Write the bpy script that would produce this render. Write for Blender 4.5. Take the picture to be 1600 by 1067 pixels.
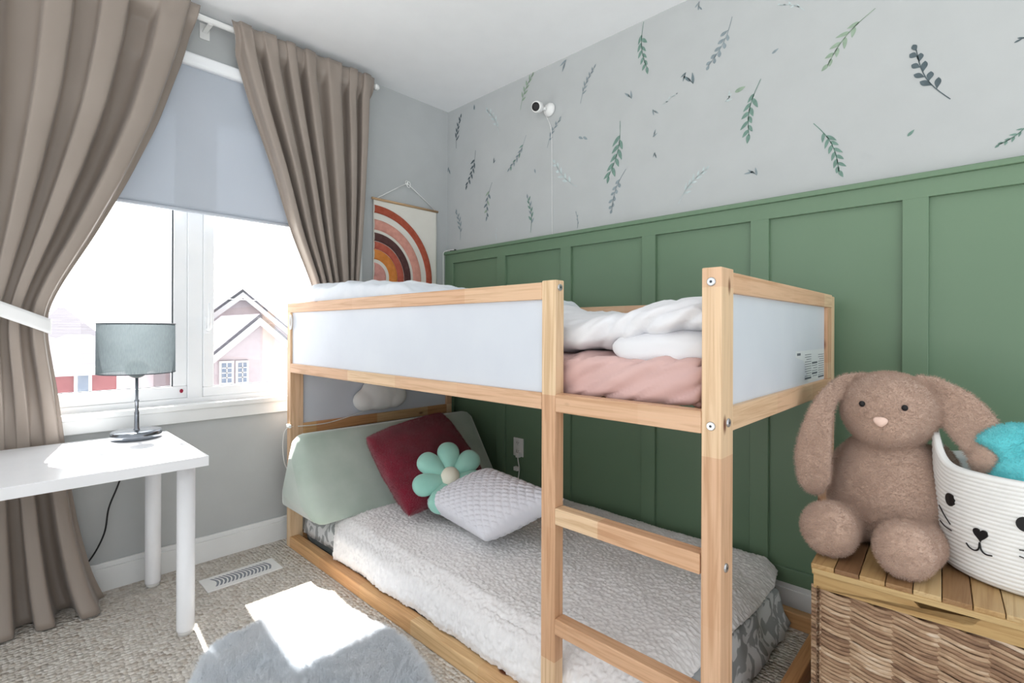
import bpy, bmesh, math, random
import numpy as np
from mathutils import Vector, Matrix, noise as mnoise
from math import pi, sin, cos, radians, sqrt
random.seed(7)
rng = np.random.default_rng(7)
for o in list(bpy.data.objects): bpy.data.objects.remove(o)
scene = bpy.context.scene
COL = scene.collection

# ------------------------------------------------------------------ camera
A = 0.7636; RO = -0.0034; FPX = 781.93; PY = 515.6
CAM = Vector((2.5548, -2.0603, 1.0423))
fw = Vector((-sin(A), cos(A), 0)); r0 = Vector((cos(A), sin(A), 0)); u0 = Vector((0, 0, 1))
rt = r0*cos(RO) - u0*sin(RO); up = r0*sin(RO) + u0*cos(RO)
cd = bpy.data.cameras.new('camera'); cam = bpy.data.objects.new('camera', cd); COL.objects.link(cam)
cam.matrix_world = Matrix(((rt.x, up.x, -fw.x, CAM.x), (rt.y, up.y, -fw.y, CAM.y), (rt.z, up.z, -fw.z, CAM.z), (0, 0, 0, 1)))
cd.sensor_width = 36; cd.lens = FPX/1600*36; cd.shift_y = -(533.5-PY)/1600; cd.clip_start = .05; cd.clip_end = 300
scene.camera = cam
# ------------------------------------------------------------------ light
scene.view_settings.view_transform = 'Standard'; scene.view_settings.look = 'None'
scene.view_settings.gamma = 1; scene.view_settings.use_curve_mapping = False
scene.view_settings.exposure = 0.33
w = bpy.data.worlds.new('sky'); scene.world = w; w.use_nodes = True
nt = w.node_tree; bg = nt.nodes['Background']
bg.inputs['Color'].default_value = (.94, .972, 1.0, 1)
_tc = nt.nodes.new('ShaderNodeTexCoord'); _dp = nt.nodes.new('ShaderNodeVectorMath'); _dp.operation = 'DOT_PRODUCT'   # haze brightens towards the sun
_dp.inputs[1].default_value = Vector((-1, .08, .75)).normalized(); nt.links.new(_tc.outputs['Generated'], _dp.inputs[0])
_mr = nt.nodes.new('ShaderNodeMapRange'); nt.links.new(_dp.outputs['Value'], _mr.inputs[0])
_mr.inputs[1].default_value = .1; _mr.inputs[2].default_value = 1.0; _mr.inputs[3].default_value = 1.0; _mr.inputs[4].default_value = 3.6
_sx = nt.nodes.new('ShaderNodeSeparateXYZ'); nt.links.new(_tc.outputs['Generated'], _sx.inputs[0])      # added fill light from below the horizon, brightens the ceiling
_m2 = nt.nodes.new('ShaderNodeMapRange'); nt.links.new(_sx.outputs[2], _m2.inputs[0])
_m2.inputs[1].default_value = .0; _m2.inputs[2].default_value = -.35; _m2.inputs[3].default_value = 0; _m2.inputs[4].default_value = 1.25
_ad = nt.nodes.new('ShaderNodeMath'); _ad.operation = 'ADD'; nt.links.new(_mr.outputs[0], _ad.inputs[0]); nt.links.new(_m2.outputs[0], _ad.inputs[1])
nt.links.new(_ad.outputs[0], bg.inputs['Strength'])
sd = bpy.data.lights.new('sun', 'SUN'); sun = bpy.data.objects.new('sun', sd); COL.objects.link(sun)
sd.energy = 20.0; sd.angle = radians(.6); sd.color = (1, .965, .91)
sun.rotation_euler = Vector((1, -.08, -1.43)).to_track_quat('-Z', 'Y').to_euler()
sun.location = (-6, -1, 8)

# ------------------------------------------------------------------ helpers
def lin(c):
    return tuple((v/255/12.92 if v/255 <= .04045 else ((v/255+.055)/1.055)**2.4) for v in c)
def newmat(name, rgb, rough=.6, spec=.3, sheen=0.0, metal=0.0):
    m = bpy.data.materials.new(name); m.use_nodes = True
    b = m.node_tree.nodes['Principled BSDF']
    b.inputs['Base Color'].default_value = (*lin(rgb), 1); b.inputs['Roughness'].default_value = rough
    b.inputs['Specular IOR Level'].default_value = spec; b.inputs['Sheen Weight'].default_value = sheen
    b.inputs['Metallic'].default_value = metal
    return m
def N(m, t, **kw):
    n = m.node_tree.nodes.new(t)
    for k, v in kw.items():
        if k in n.inputs.keys(): n.inputs[k].default_value = v
        else: setattr(n, k, v)
    return n
def L(m, a, b): m.node_tree.links.new(a, b)
def coord(m, sc=(1, 1, 1)):
    t = N(m, 'ShaderNodeTexCoord'); mp = N(m, 'ShaderNodeMapping'); mp.inputs['Scale'].default_value = sc
    L(m, t.outputs['Object'], mp.inputs['Vector']); return mp.outputs['Vector']
def mixcol(m, fac, c1, c2):
    x = N(m, 'ShaderNodeMix'); x.data_type = 'RGBA'
    if isinstance(fac, float): x.inputs[0].default_value = fac
    else: L(m, fac, x.inputs[0])
    for c, i in ((c1, 6), (c2, 7)):
        if isinstance(c, tuple): x.inputs[i].default_value = (*c, 1)
        else: L(m, c, x.inputs[i])
    return x.outputs[2]
def ramp(m, fac, stops):
    r = N(m, 'ShaderNodeValToRGB'); e = r.color_ramp.elements
    while len(e) < len(stops): e.new(.5)
    for i, (p, c) in enumerate(stops): e[i].position = p; e[i].color = (*c, 1)
    L(m, fac, r.inputs[0]); return r.outputs[0]
def bump(m, h, strength=.5, dist=.002, prev=None):
    b = N(m, 'ShaderNodeBump'); b.inputs['Strength'].default_value = strength; b.inputs['Distance'].default_value = dist
    L(m, h, b.inputs['Height'])
    if prev: L(m, prev, b.inputs['Normal'])
    return b.outputs[0]
def bsdf(m): return m.node_tree.nodes['Principled BSDF']
def noisy(name, rgb, rgb2, rough=.7, scale=(8, 8, 8), nscale=1.0, bsc=200, bst=.2, bd=.001, spec=.3, sheen=0.0, detail=3):
    m = newmat(name, rgb, rough, spec, sheen)
    n = N(m, 'ShaderNodeTexNoise', Scale=nscale, Detail=detail); L(m, coord(m, scale), n.inputs['Vector'])
    c = ramp(m, n.outputs[0], [(.3, lin(rgb)), (.7, lin(rgb2))]); L(m, c, bsdf(m).inputs['Base Color'])
    n2 = N(m, 'ShaderNodeTexNoise', Scale=bsc, Detail=2.0); L(m, coord(m), n2.inputs['Vector'])
    L(m, bump(m, n2.outputs[0], bst, bd), bsdf(m).inputs['Normal'])
    return m

# ---- materials
M = {}
M['wall'] = noisy('wall_paint', (182, 185, 185), (186, 189, 189), .85, bsc=300, bst=.05)
M['ceiling'] = noisy('ceiling_paint', (240, 241, 242), (243, 244, 245), .9, bsc=120, bst=.1)
M['green'] = noisy('green_paint', (106, 132, 106), (111, 137, 111), .38, scale=(2, 2, 2), bsc=90, bst=.05, spec=.4)
M['trim'] = noisy('white_trim', (228, 230, 230), (234, 236, 236), .4, bsc=60, bst=.03)
M['vinyl'] = noisy('window_vinyl', (238, 241, 244), (243, 245, 247), .3, bsc=30, bst=.02)
M['white_lacquer'] = noisy('white_lacquer', (238, 239, 242), (242, 243, 246), .22, bsc=60, bst=.02, spec=.5)
M['board_white'] = noisy('white_board', (208, 213, 222), (212, 217, 225), .32, bsc=40, bst=.02)
M['plastic'] = noisy('white_plastic', (232, 232, 230), (238, 238, 236), .35, bsc=60, bst=.02)
M['black'] = noisy('black_plastic', (22, 22, 24), (28, 28, 30), .4)
M['dark_metal'] = newmat('dark_metal', (128, 133, 140), .18, .5, metal=.9)
M['steel'] = newmat('zinc_steel', (190, 192, 196), .3, .5, metal=.9)
M['red'] = noisy('red_paint', (140, 20, 50), (150, 28, 60), .4)
M['gasket'] = newmat('gasket', (60, 66, 72), .6)

def wood(name, axis, cols, seglen=.34, grain=1.0, knots=True):
    m = newmat(name, cols[0], .45, .35)
    sc = [34*grain]*3; sc[axis] = 1.1
    v = coord(m, tuple(sc))
    dn = N(m, 'ShaderNodeTexNoise', Scale=.9, Detail=2.0); L(m, v, dn.inputs['Vector'])
    wv = N(m, 'ShaderNodeTexNoise', Scale=2.2, Detail=5.0, Roughness=.55, Distortion=1.2); L(m, v, wv.inputs['Vector'])
    # finger-jointed lengths of different tone
    t = N(m, 'ShaderNodeTexCoord'); sp = N(m, 'ShaderNodeSeparateXYZ'); L(m, t.outputs['Object'], sp.inputs[0])
    q = N(m, 'ShaderNodeMath', operation='MULTIPLY'); L(m, sp.outputs[axis], q.inputs[0]); q.inputs[1].default_value = 1/seglen
    oi = N(m, 'ShaderNodeObjectInfo'); ad = N(m, 'ShaderNodeMath', operation='ADD'); L(m, q.outputs[0], ad.inputs[0])
    mu = N(m, 'ShaderNodeMath', operation='MULTIPLY'); L(m, oi.outputs['Random'], mu.inputs[0]); mu.inputs[1].default_value = 37.0
    L(m, mu.outputs[0], ad.inputs[1])
    fl = N(m, 'ShaderNodeMath', operation='FLOOR'); L(m, ad.outputs[0], fl.inputs[0])
    wn = N(m, 'ShaderNodeTexWhiteNoise'); wn.noise_dimensions = '1D'; L(m, fl.outputs[0], wn.inputs['W'])
    base = ramp(m, wn.outputs['Value'], [(0.0, lin(cols[0])), (.5, lin(cols[1])), (1.0, lin(cols[2]))])
    g = ramp(m, wv.outputs[0], [(.35, (.72, .62, .52)), (.55, (1, 1, 1)), (.75, (1.0, .95, .9))])
    mx = N(m, 'ShaderNodeMix'); mx.data_type = 'RGBA'; mx.blend_type = 'MULTIPLY'; mx.inputs[0].default_value = .75
    L(m, base, mx.inputs[6]); L(m, g, mx.inputs[7]); out = mx.outputs[2]
    if knots:
        ks = [9.0]*3; ks[axis] = 4.0
        vo = N(m, 'ShaderNodeTexVoronoi', Scale=1.0); L(m, coord(m, tuple(ks)), vo.inputs['Vector'])
        kr = ramp(m, vo.outputs['Distance'], [(.05, (1, 1, 1)), (.10, (0, 0, 0))])
        out = mixcol(m, kr, out, lin((110, 62, 38)))
    L(m, out, bsdf(m).inputs['Base Color'])
    L(m, bump(m, wv.outputs[0], .12, .0006), bsdf(m).inputs['Normal'])
    return m
PINE = [(228, 200, 164), (218, 180, 148), (208, 164, 128)]
for i, a in enumerate('xyz'): M['pine_'+a] = wood('pine_'+a, i, PINE)
PO = [(218, 176, 126), (208, 154, 106), (224, 194, 148)]
M['pine_amber_y'] = wood('pine_amber_y', 1, PO); M['pine_amber_x'] = wood('pine_amber_x', 0, PO)
ACC = [[(178, 144, 98), (172, 136, 88), (186, 154, 108)], [(158, 122, 84), (164, 130, 92), (150, 116, 80)], [(196, 168, 122), (190, 160, 114), (202, 176, 132)], [(130, 98, 70), (140, 106, 76), (134, 100, 70)]]
for i, c in enumerate(ACC): M['acacia%d' % i] = wood('lid_wood_%d' % i, 1, c, seglen=2.0, knots=False)
M['hamper_rail'] = wood('hamper_rail', 0, [(192, 162, 114), (186, 154, 104), (198, 170, 122)], seglen=3.0, knots=False)

def fabric(name, c1, c2, scale=6, weave=900, rough=.85, sheen=.3, trans=0.0, bst=.25):
    m = noisy(name, c1, c2, rough, (scale,)*3, 1.0, weave, bst, .0008, .15, sheen)
    if trans:
        tr = N(m, 'ShaderNodeBsdfTranslucent'); tr.inputs[0].default_value = (*lin(c1), 1)
        mx = N(m, 'ShaderNodeMixShader'); mx.inputs[0].default_value = trans
        L(m, bsdf(m).outputs[0], mx.inputs[1]); L(m, tr.outputs[0], mx.inputs[2])
        L(m, mx.outputs[0], m.node_tree.nodes['Material Output'].inputs[0])
    return m
M['curtain'] = fabric('taupe_satin', (145, 133, 123), (153, 141, 131), 3, 700, .42, .15, .03, .08)
bsdf(M['curtain']).inputs['Specular IOR Level'].default_value = .45
M['blind'] = fabric('blind_fabric', (190, 197, 206), (197, 203, 212), 2, 800, .8, 0, .16, .05)
M['tie'] = fabric('tie_fabric', (232, 232, 232), (238, 238, 238), 8, 500)
M['sheet_pink'] = fabric('pink_cotton', (206, 170, 166), (213, 179, 174), 3, 1200, .85, .2)
M['duvet'] = fabric('white_cotton', (224, 224, 228), (230, 230, 234), 3, 1200, .8, .2)
M['grey_cotton'] = fabric('grey_cotton', (218, 224, 232), (230, 234, 240), 9, 900, .85, .2)
M['sherpa'] = fabric('sherpa', (232, 230, 230), (242, 240, 240), 40, 260, .95, .5, 0, .8)
M['velvet'] = noisy('sage_velvet', (160, 176, 164), (180, 193, 183), .75, (6, 6, 6), 1.0, 400, .15, .001, .2, .8, 5)
M['maroon'] = noisy('maroon_fur', (118, 24, 44), (136, 34, 56), .9, (12,)*3, 1.0, 300, .6, .004, .1, .5)
M['mint'] = noisy('mint_plush', (148, 204, 190), (162, 214, 200), .85, (10,)*3, 1.0, 400, .3, .001, .1, .5)
M['cream'] = noisy('cream_plush', (234, 232, 212), (238, 236, 220), .85, (10,)*3, 1.0, 400, .3, .001, .1, .5)
M['teal'] = noisy('teal_plush', (96, 200, 206), (112, 212, 218), .9, (14,)*3, 1.0, 250, .6, .003, .1, .5)
M['bunny'] = noisy('brown_plush', (194, 165, 147), (200, 172, 155), .95, (9,)*3, 1.0, 220, .7, .005, .1, .4, 4)
M['bunny_nose'] = noisy('pink_satin', (238, 206, 190), (242, 212, 198), .4)
M['rug'] = noisy('grey_rug_fur', (240, 246, 252), (250, 252, 255), .95, (7,)*3, 1.0, 160, .7, .006, .1, .5, 4)
M['rope'] = fabric('cotton_rope', (236, 236, 234), (242, 242, 240), 30, 420, .9, .2, 0, .5)
M['dark_mat'] = fabric('dark_mattress', (72, 82, 82), (80, 90, 90), 8, 500)

def crease(m, sc=5, dist=.02, st=.6):
    """soft pressed creases running diagonally through a cloth"""
    n1 = N(m, 'ShaderNodeTexNoise', Scale=1.0, Detail=3.0, Roughness=.45, Distortion=1.4); n1.noise_type = 'RIDGED_MULTIFRACTAL'
    L(m, coord(m, (sc*.6, sc, sc*1.7)), n1.inputs['Vector'])
    L(m, bump(m, n1.outputs[0], st, dist, bsdf(m).inputs['Normal'].links[0].from_socket), bsdf(m).inputs['Normal'])
crease(M['duvet'], 5, .012, .7); crease(M['sheet_pink'], 6, .012, .8); crease(M['grey_cotton'], 7, .012, .7); crease(M['pattern'], 6, .008, .5) if False else None
# quilted cotton: diamond stitching
m = M['quilt'] = fabric('quilted_cotton', (222, 222, 230), (228, 228, 235), 6, 900)
# patterned cotton (floral grey and white)
m = M['pattern'] = newmat('patterned_cotton', (200, 200, 200), .85, .15)
vo = N(m, 'ShaderNodeTexNoise', Scale=14.0, Detail=1.5, Distortion=1.6); L(m, coord(m), vo.inputs['Vector'])
L(m, ramp(m, vo.outputs[0], [(.49, lin((168, 172, 174))), (.53, lin((226, 228, 230)))]), bsdf(m).inputs['Base Color'])
# carpet: looped berber
m = M['carpet'] = newmat('berber_carpet', (176, 166, 152), .95, .1)
v = coord(m, (64, 72, 64))
vo = N(m, 'ShaderNodeTexVoronoi', Scale=1.0, Randomness=.55); L(m, v, vo.inputs['Vector'])
sp = N(m, 'ShaderNodeSeparateColor'); L(m, vo.outputs['Color'], sp.inputs[0])
c = ramp(m, sp.outputs[0], [(0, lin((200, 192, 182))), (.4, lin((212, 206, 197))), (.75, lin((224, 219, 211))), (1, lin((192, 181, 168)))])
L(m, c, bsdf(m).inputs['Base Color'])
inv = N(m, 'ShaderNodeMath', operation='SUBTRACT'); inv.inputs[0].default_value = 1; L(m, vo.outputs['Distance'], inv.inputs[1])
n2 = N(m, 'ShaderNodeTexNoise', Scale=420.0, Detail=2.0); L(m, coord(m), n2.inputs['Vector'])
L(m, bump(m, n2.outputs[0], .3, .002, bump(m, inv.outputs[0], 1.0, .015)), bsdf(m).inputs['Normal'])
# wicker
m = M['wicker'] = newmat('seagrass', (160, 130, 100), .75, .2)
at = N(m, 'ShaderNodeAttribute', attribute_name='tone')
n2 = N(m, 'ShaderNodeTexNoise', Scale=1.0, Detail=4.0); L(m, coord(m, (30, 30, 160)), n2.inputs['Vector'])
ad = N(m, 'ShaderNodeMath', operation='ADD'); L(m, at.outputs['Fac'], ad.inputs[0]); L(m, n2.outputs[0], ad.inputs[1])
hf = N(m, 'ShaderNodeMath', operation='MULTIPLY'); L(m, ad.outputs[0], hf.inputs[0]); hf.inputs[1].default_value = .5
L(m, ramp(m, hf.outputs[0], [(.15, lin((92, 68, 56))), (.4, lin((150, 120, 96))), (.6, lin((186, 158, 130))), (.85, lin((224, 208, 188)))]), bsdf(m).inputs['Base Color'])
L(m, bump(m, n2.outputs[0], .6, .002), bsdf(m).inputs['Normal'])
# glass
m = M['glass'] = newmat('window_glass', (255, 255, 255), .0)
tr = N(m, 'ShaderNodeBsdfTransparent'); gl = N(m, 'ShaderNodeBsdfGlossy'); gl.inputs['Roughness'].default_value = .02
mx = N(m, 'ShaderNodeMixShader'); mx.inputs[0].default_value = .06
L(m, tr.outputs[0], mx.inputs[1]); L(m, gl.outputs[0], mx.inputs[2]); L(m, mx.outputs[0], m.node_tree.nodes['Material Output'].inputs[0])
# lamp shade: thin grey weave, partly see-through
m = M['shade'] = newmat('shade_fabric', (96, 106, 110), .8, .1)
n2 = N(m, 'ShaderNodeTexNoise', Scale=1.0, Detail=3.0); L(m, coord(m, (500, 500, 60)), n2.inputs['Vector'])
L(m, ramp(m, n2.outputs[0], [(.35, lin((74, 86, 92))), (.65, lin((112, 122, 124)))]), bsdf(m).inputs['Base Color'])
tl = N(m, 'ShaderNodeBsdfTranslucent'); tl.inputs[0].default_value = (*lin((112, 122, 126)), 1)
tr = N(m, 'ShaderNodeBsdfTransparent')
m1 = N(m, 'ShaderNodeMixShader'); m1.inputs[0].default_value = .45; m2 = N(m, 'ShaderNodeMixShader'); m2.inputs[0].default_value = .14
L(m, bsdf(m).outputs[0], m1.inputs[1]); L(m, tl.outputs[0], m1.inputs[2]); L(m, m1.outputs[0], m2.inputs[1]); L(m, tr.outputs[0], m2.inputs[2])
L(m, m2.outputs[0], m.node_tree.nodes['Material Output'].inputs[0])
# outside
M['brick'] = noisy('red_brick', (150, 84, 90), (160, 96, 100), .9, bsc=12, bst=.1)
M['brick_pale'] = noisy('pale_brick', (186, 176, 184), (192, 182, 190), .9, bsc=12, bst=.1)
M['roof'] = noisy('roof_shingle', (88, 86, 94), (112, 110, 118), .9, (1, 1, 40), 1.0, 12, .1)
M['snow_white'] = noisy('outdoor_white', (205, 205, 210), (212, 212, 216), .8)
M['pane'] = noisy('house_pane', (120, 134, 156), (140, 150, 168), .2)
M['ground'] = noisy('ground', (190, 190, 186), (200, 200, 196), .95)

# ---- mesh builders
def box(bm, a, b, mi=0, bev=0.0, seg=2):
    x0, y0, z0 = [min(p, q) for p, q in zip(a, b)]; x1, y1, z1 = [max(p, q) for p, q in zip(a, b)]
    t = bmesh.new()
    vs = [t.verts.new(p) for p in ((x0, y0, z0), (x1, y0, z0), (x1, y1, z0), (x0, y1, z0), (x0, y0, z1), (x1, y0, z1), (x1, y1, z1), (x0, y1, z1))]
    for f in ((0, 3, 2, 1), (4, 5, 6, 7), (0, 1, 5, 4), (1, 2, 6, 5), (2, 3, 7, 6), (3, 0, 4, 7)): t.faces.new([vs[i] for i in f])
    if bev > 0: bmesh.ops.bevel(t, geom=list(t.edges), offset=bev, segments=seg, affect='EDGES', profile=.5)
    merge(bm, t, mi)
def merge(bm, t, mi=0, mat=None):
    mp = {}
    for v in t.verts: mp[v] = bm.verts.new(mat @ v.co if mat else v.co)
    for f in t.faces:
        try: nf = bm.faces.new([mp[v] for v in f.verts])
        except ValueError: continue
        nf.material_index = mi if mi >= 0 else f.material_index; nf.smooth = f.smooth
    t.free()
def tube(bm, pts, r, seg=10, mi=0, closed=False, caps=True, flat=None):
    pts = [Vector(p) for p in pts]; n = len(pts); rings = []
    rr = r if isinstance(r, (list, tuple)) else [r]*n
    prev = None
    for i, p in enumerate(pts):
        if closed: d = pts[(i+1) % n]-pts[i-1]
        else: d = pts[min(i+1, n-1)]-pts[max(i-1, 0)]
        d.normalize()
        if prev is None:
            a = Vector((0, 0, 1)) if abs(d.z) < .9 else Vector((1, 0, 0)); a = (a - d*a.dot(d)).normalized()
        else: a = (prev - d*prev.dot(d)).normalized()
        prev = a; b = d.cross(a)
        fa = flat if flat else 1.0
        rings.append([bm.verts.new(p + a*cos(2*pi*k/seg)*rr[i] + b*sin(2*pi*k/seg)*rr[i]*fa) for k in range(seg)])
    m = n if closed else n-1
    for i in range(m):
        q, s = rings[i], rings[(i+1) % n]
        for k in range(seg):
            f = bm.faces.new((q[k], q[(k+1) % seg], s[(k+1) % seg], s[k])); f.smooth = True; f.material_index = mi
    if caps and not closed:
        for rg, rev in ((rings[0], True), (rings[-1], False)):
            f = bm.faces.new(list(reversed(rg)) if rev else rg); f.material_index = mi
def lathe(bm, prof, c=(0, 0, 0), seg=40, mi=0, mod=None, closed=False):
    rings = []
    for r, z in prof:
        if r < 1e-6: rings.append([bm.verts.new((c[0], c[1], c[2]+z))])
        else:
            rg = []
            for k in range(seg):
                t = 2*pi*k/seg; rr, zz = (r, z) if mod is None else mod(r, z, t)
                rg.append(bm.verts.new((c[0]+rr*cos(t), c[1]+rr*sin(t), c[2]+zz)))
            rings.append(rg)
    idx = list(range(len(rings)-1))
    for i in idx:
        q, s = rings[i], rings[i+1]
        for k in range(seg):
            vs = [q[k % len(q)], q[(k+1) % len(q)], s[(k+1) % len(s)], s[k % len(s)]]
            u = []
            for v in vs:
                if v not in u: u.append(v)
            if len(u) > 2:
                f = bm.faces.new(u); f.smooth = True; f.material_index = mi
def ellipsoid(bm, c, r, seg=24, mi=0, rot=None):
    t = bmesh.new(); bmesh.ops.create_uvsphere(t, u_segments=seg, v_segments=max(8, seg//2), radius=1)
    mt = Matrix.Translation(c) @ (rot.to_4x4() if rot else Matrix.Identity(4)) @ Matrix.Diagonal((r[0], r[1], r[2], 1))
    for f in t.faces: f.smooth = True
    merge(bm, t, mi, mt)
def grid(bm, P, mi=0, flip=False):
    n, k = len(P), len(P[0]); V = [[bm.verts.new(p) for p in row] for row in P]
    for i in range(n-1):
        for j in range(k-1):
            q = (V[i][j], V[i][j+1], V[i+1][j+1], V[i+1][j])
            f = bm.faces.new(q if not flip else q[::-1]); f.smooth = True; f.material_index = mi
    return V
def origin(p): return p.location.copy() if p else Vector((0, 0, 0))
def obj(name, bm, mats, parent=None, smooth=None, solid=0, sub=0, label=None):
    me = bpy.data.meshes.new(name)
    o0 = Vector((0, 0, 0)); q = parent
    while q: o0 += q.location; q = q.parent
    if parent is None and len(bm.verts):
        # origin at the base of the thing
        xs = [v.co.x for v in bm.verts]; ys = [v.co.y for v in bm.verts]; zs = [v.co.z for v in bm.verts]
        o0 = Vector(((min(xs)+max(xs))/2, (min(ys)+max(ys))/2, min(zs)))
    bmesh.ops.translate(bm, verts=bm.verts, vec=-o0)
    bm.normal_update(); bm.to_mesh(me); bm.free()
    for m in (mats if isinstance(mats, (list, tuple)) else [mats]): me.materials.append(M[m] if isinstance(m, str) else m)
    o = bpy.data.objects.new(name, me); COL.objects.link(o)
    if parent: o.parent = parent
    else: o.location = o0
    if solid: s = o.modifiers.new('s', 'SOLIDIFY'); s.thickness = solid; s.offset = 0
    if sub: s = o.modifiers.new('u', 'SUBSURF'); s.levels = sub; s.render_levels = sub
    if smooth: 
        for p in me.polygons: p.use_smooth = True
    if label: o['label'] = label
    return o
def thing(name, loc, label, cat, group=None):
    o = bpy.data.objects.new(name, None); COL.objects.link(o); o.location = loc; o.empty_display_size = .05
    o['label'] = label; o['category'] = cat
    if group: o['group'] = group
    return o
def tag(o, label, cat, group=None, kind=None):
    o['label'] = label; o['category'] = cat
    if group: o['group'] = group
    if kind: o['kind'] = kind
    return o
def struct(name, bm, mats, parent=None, **k):
    o = obj(name, bm, mats, parent, **k)
    if parent is None: o['kind'] = 'structure'
    return o
def nb(): return bmesh.new()
def ip(x, xs, ys): return float(np.interp(x, xs, ys))
def nz(x, y, z=0.0): return mnoise.noise(Vector((x, y, z)))
def catmull(pts, n=8):
    P = [Vector(p) for p in pts]; P = [P[0]*2-P[1]] + P + [P[-1]*2-P[-2]]; out = []
    for i in range(1, len(P)-2):
        for k in range(n):
            t = k/n; a, b, c, d = P[i-1], P[i], P[i+1], P[i+2]
            out.append(.5*((2*b)+(-a+c)*t+(2*a-5*b+4*c-d)*t*t+(-a+3*b-3*c+d)*t*t*t))
    out.append(P[-2]); return out
def hair(o, count, length, thick, mat_slot=1, children=0, crad=.004, seed=1):
    md = o.modifiers.new('fur', 'PARTICLE_SYSTEM'); ps = md.particle_system; s = ps.settings
    s.type = 'HAIR'; s.count = count; s.hair_length = length; s.hair_step = 3; s.render_step = 2; s.display_step = 2
    ps.seed = seed
    s.root_radius = 1.0; s.tip_radius = .2; s.radius_scale = thick; s.material = mat_slot
    s.use_advanced_hair = True; s.hair_length = length; s.factor_random = s.normal_factor*.6
    s.emit_from = 'FACE'; s.use_even_distribution = True
    if children:
        s.child_type = 'SIMPLE'; s.rendered_child_count = children; s.child_percent = children
        s.child_radius = crad; s.roughness_2 = .01; s.clump_factor = .3; s.roughness_endpoint = .004
    return s

# ================================================================== ROOM
H = 2.455; XR = 4.3; YB = -4.0
WY0, WY1, WZ0, WZ1 = -2.32, -.68, .70, 2.24     # window opening
b = nb(); box(b, (-.02, YB, -.12), (XR, .0, 0)); struct('floor', b, 'carpet')
b = nb(); box(b, (-.16, YB, H), (XR, .12, H+.1)); struct('ceiling', b, 'ceiling')
b = nb()
box(b, (-.16, YB, -.12), (0, .0, WZ0)); box(b, (-.16, YB, WZ1), (0, .0, H)); box(b, (-.16, YB, WZ0), (0, WY0, WZ1)); box(b, (-.16, WY1, WZ0), (0, 0, WZ1))
struct('wall_window', b, 'wall')
b = nb(); box(b, (-.16, 0, -.12), (XR, .12, H)); wall_g = struct('wall_green', b, 'wall')
# board and batten
b = nb(); HB = .112
box(b, (.0, -.006, HB), (XR, .0, 1.53))
RT, RB = 1.466, .166
box(b, (0, -.022, RT), (XR, -.006, 1.525), bev=.0015)
box(b, (0, -.022, HB), (XR, -.006, RB), bev=.0015)
for k in range(9):
    x0 = .014 + .4665*k
    if k == 0: x0, x1 = 0.0, .082
    else: x1 = x0+.066; x0 = x0
    box(b, (x0, -.022, RB-.001), (x1, -.006, RT+.001), bev=.0015)
struct('trim_1', b, 'green')['label'] = 'green board and batten wainscot panelling'
b = nb(); box(b, (0, -.034, 1.524), (XR, 0, 1.543), bev=.003); struct('trim_2', b, 'green')
def baseboard(name, a, c):
    b = nb(); (x0, y0), (x1, y1) = a, c
    box(b, (x0, y0, 0), (x1, y1, HB-.02), bev=.001)
    if abs(x1-x0) > abs(y1-y0): box(b, (x0, y0+.005, HB-.021), (x1, y1, HB), bev=.003)
    else: box(b, (x0, y0, HB-.021), (x1-.005, y1, HB), bev=.003)
    return struct(name, b, 'trim')
baseboard('baseboard_green', (.0, -.024), (XR, -.0)); baseboard('baseboard_window', (0, YB), (.018, -.024))

# leaf print on the upper wall (part of the wall, a thin print)
b = nb()
LC = [lin(c) for c in ((96, 108, 112), (98, 122, 113), (160, 170, 170), (124, 140, 124), (118, 128, 132), (76, 86, 90))]
LM = []
for i, c in enumerate(LC):
    m = newmat('leaf_ink_%d' % i, (0, 0, 0), .85, .1); n_ = N(m, 'ShaderNodeTexNoise', Scale=60.0); L(m, coord(m), n_.inputs['Vector'])
    L(m, mixcol(m, n_.outputs[0], tuple(v*1.0 for v in c), tuple(min(1, v*1.9) for v in c)), bsdf(m).inputs['Base Color']); LM.append(m)
YW = -.0012
def poly(pts, mi):
    f = b.faces.new([b.verts.new((x, YW, z)) for x, z in pts]); f.material_index = mi
    f.normal_update()
def leaf(x, z, ang, ln, wd, mi, rnd=False):
    pts = []; n = 8
    for s in (1, -1):
        for k in range(n+1) if s == 1 else range(n-1, 0, -1):
            t = k/n; h = (sin(pi*t**(.75 if not rnd else 1.5))**(.9))*wd*.5
            pts.append((t*ln, s*h))
    ca, sa = cos(ang), sin(ang); poly([(x+p*ca-q*sa, z+p*sa+q*ca) for p, q in pts], mi)
def stem(pts, wd, mi):
    for (x0, z0), (x1, z1) in zip(pts[:-1], pts[1:]):
        dx, dz = x1-x0, z1-z0; l = sqrt(dx*dx+dz*dz) or 1; nx, nz_ = -dz/l*wd/2, dx/l*wd/2
        poly([(x0+nx, z0+nz_), (x0-nx, z0-nz_), (x1-nx, z1-nz_), (x1+nx, z1+nz_)], mi)
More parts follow.
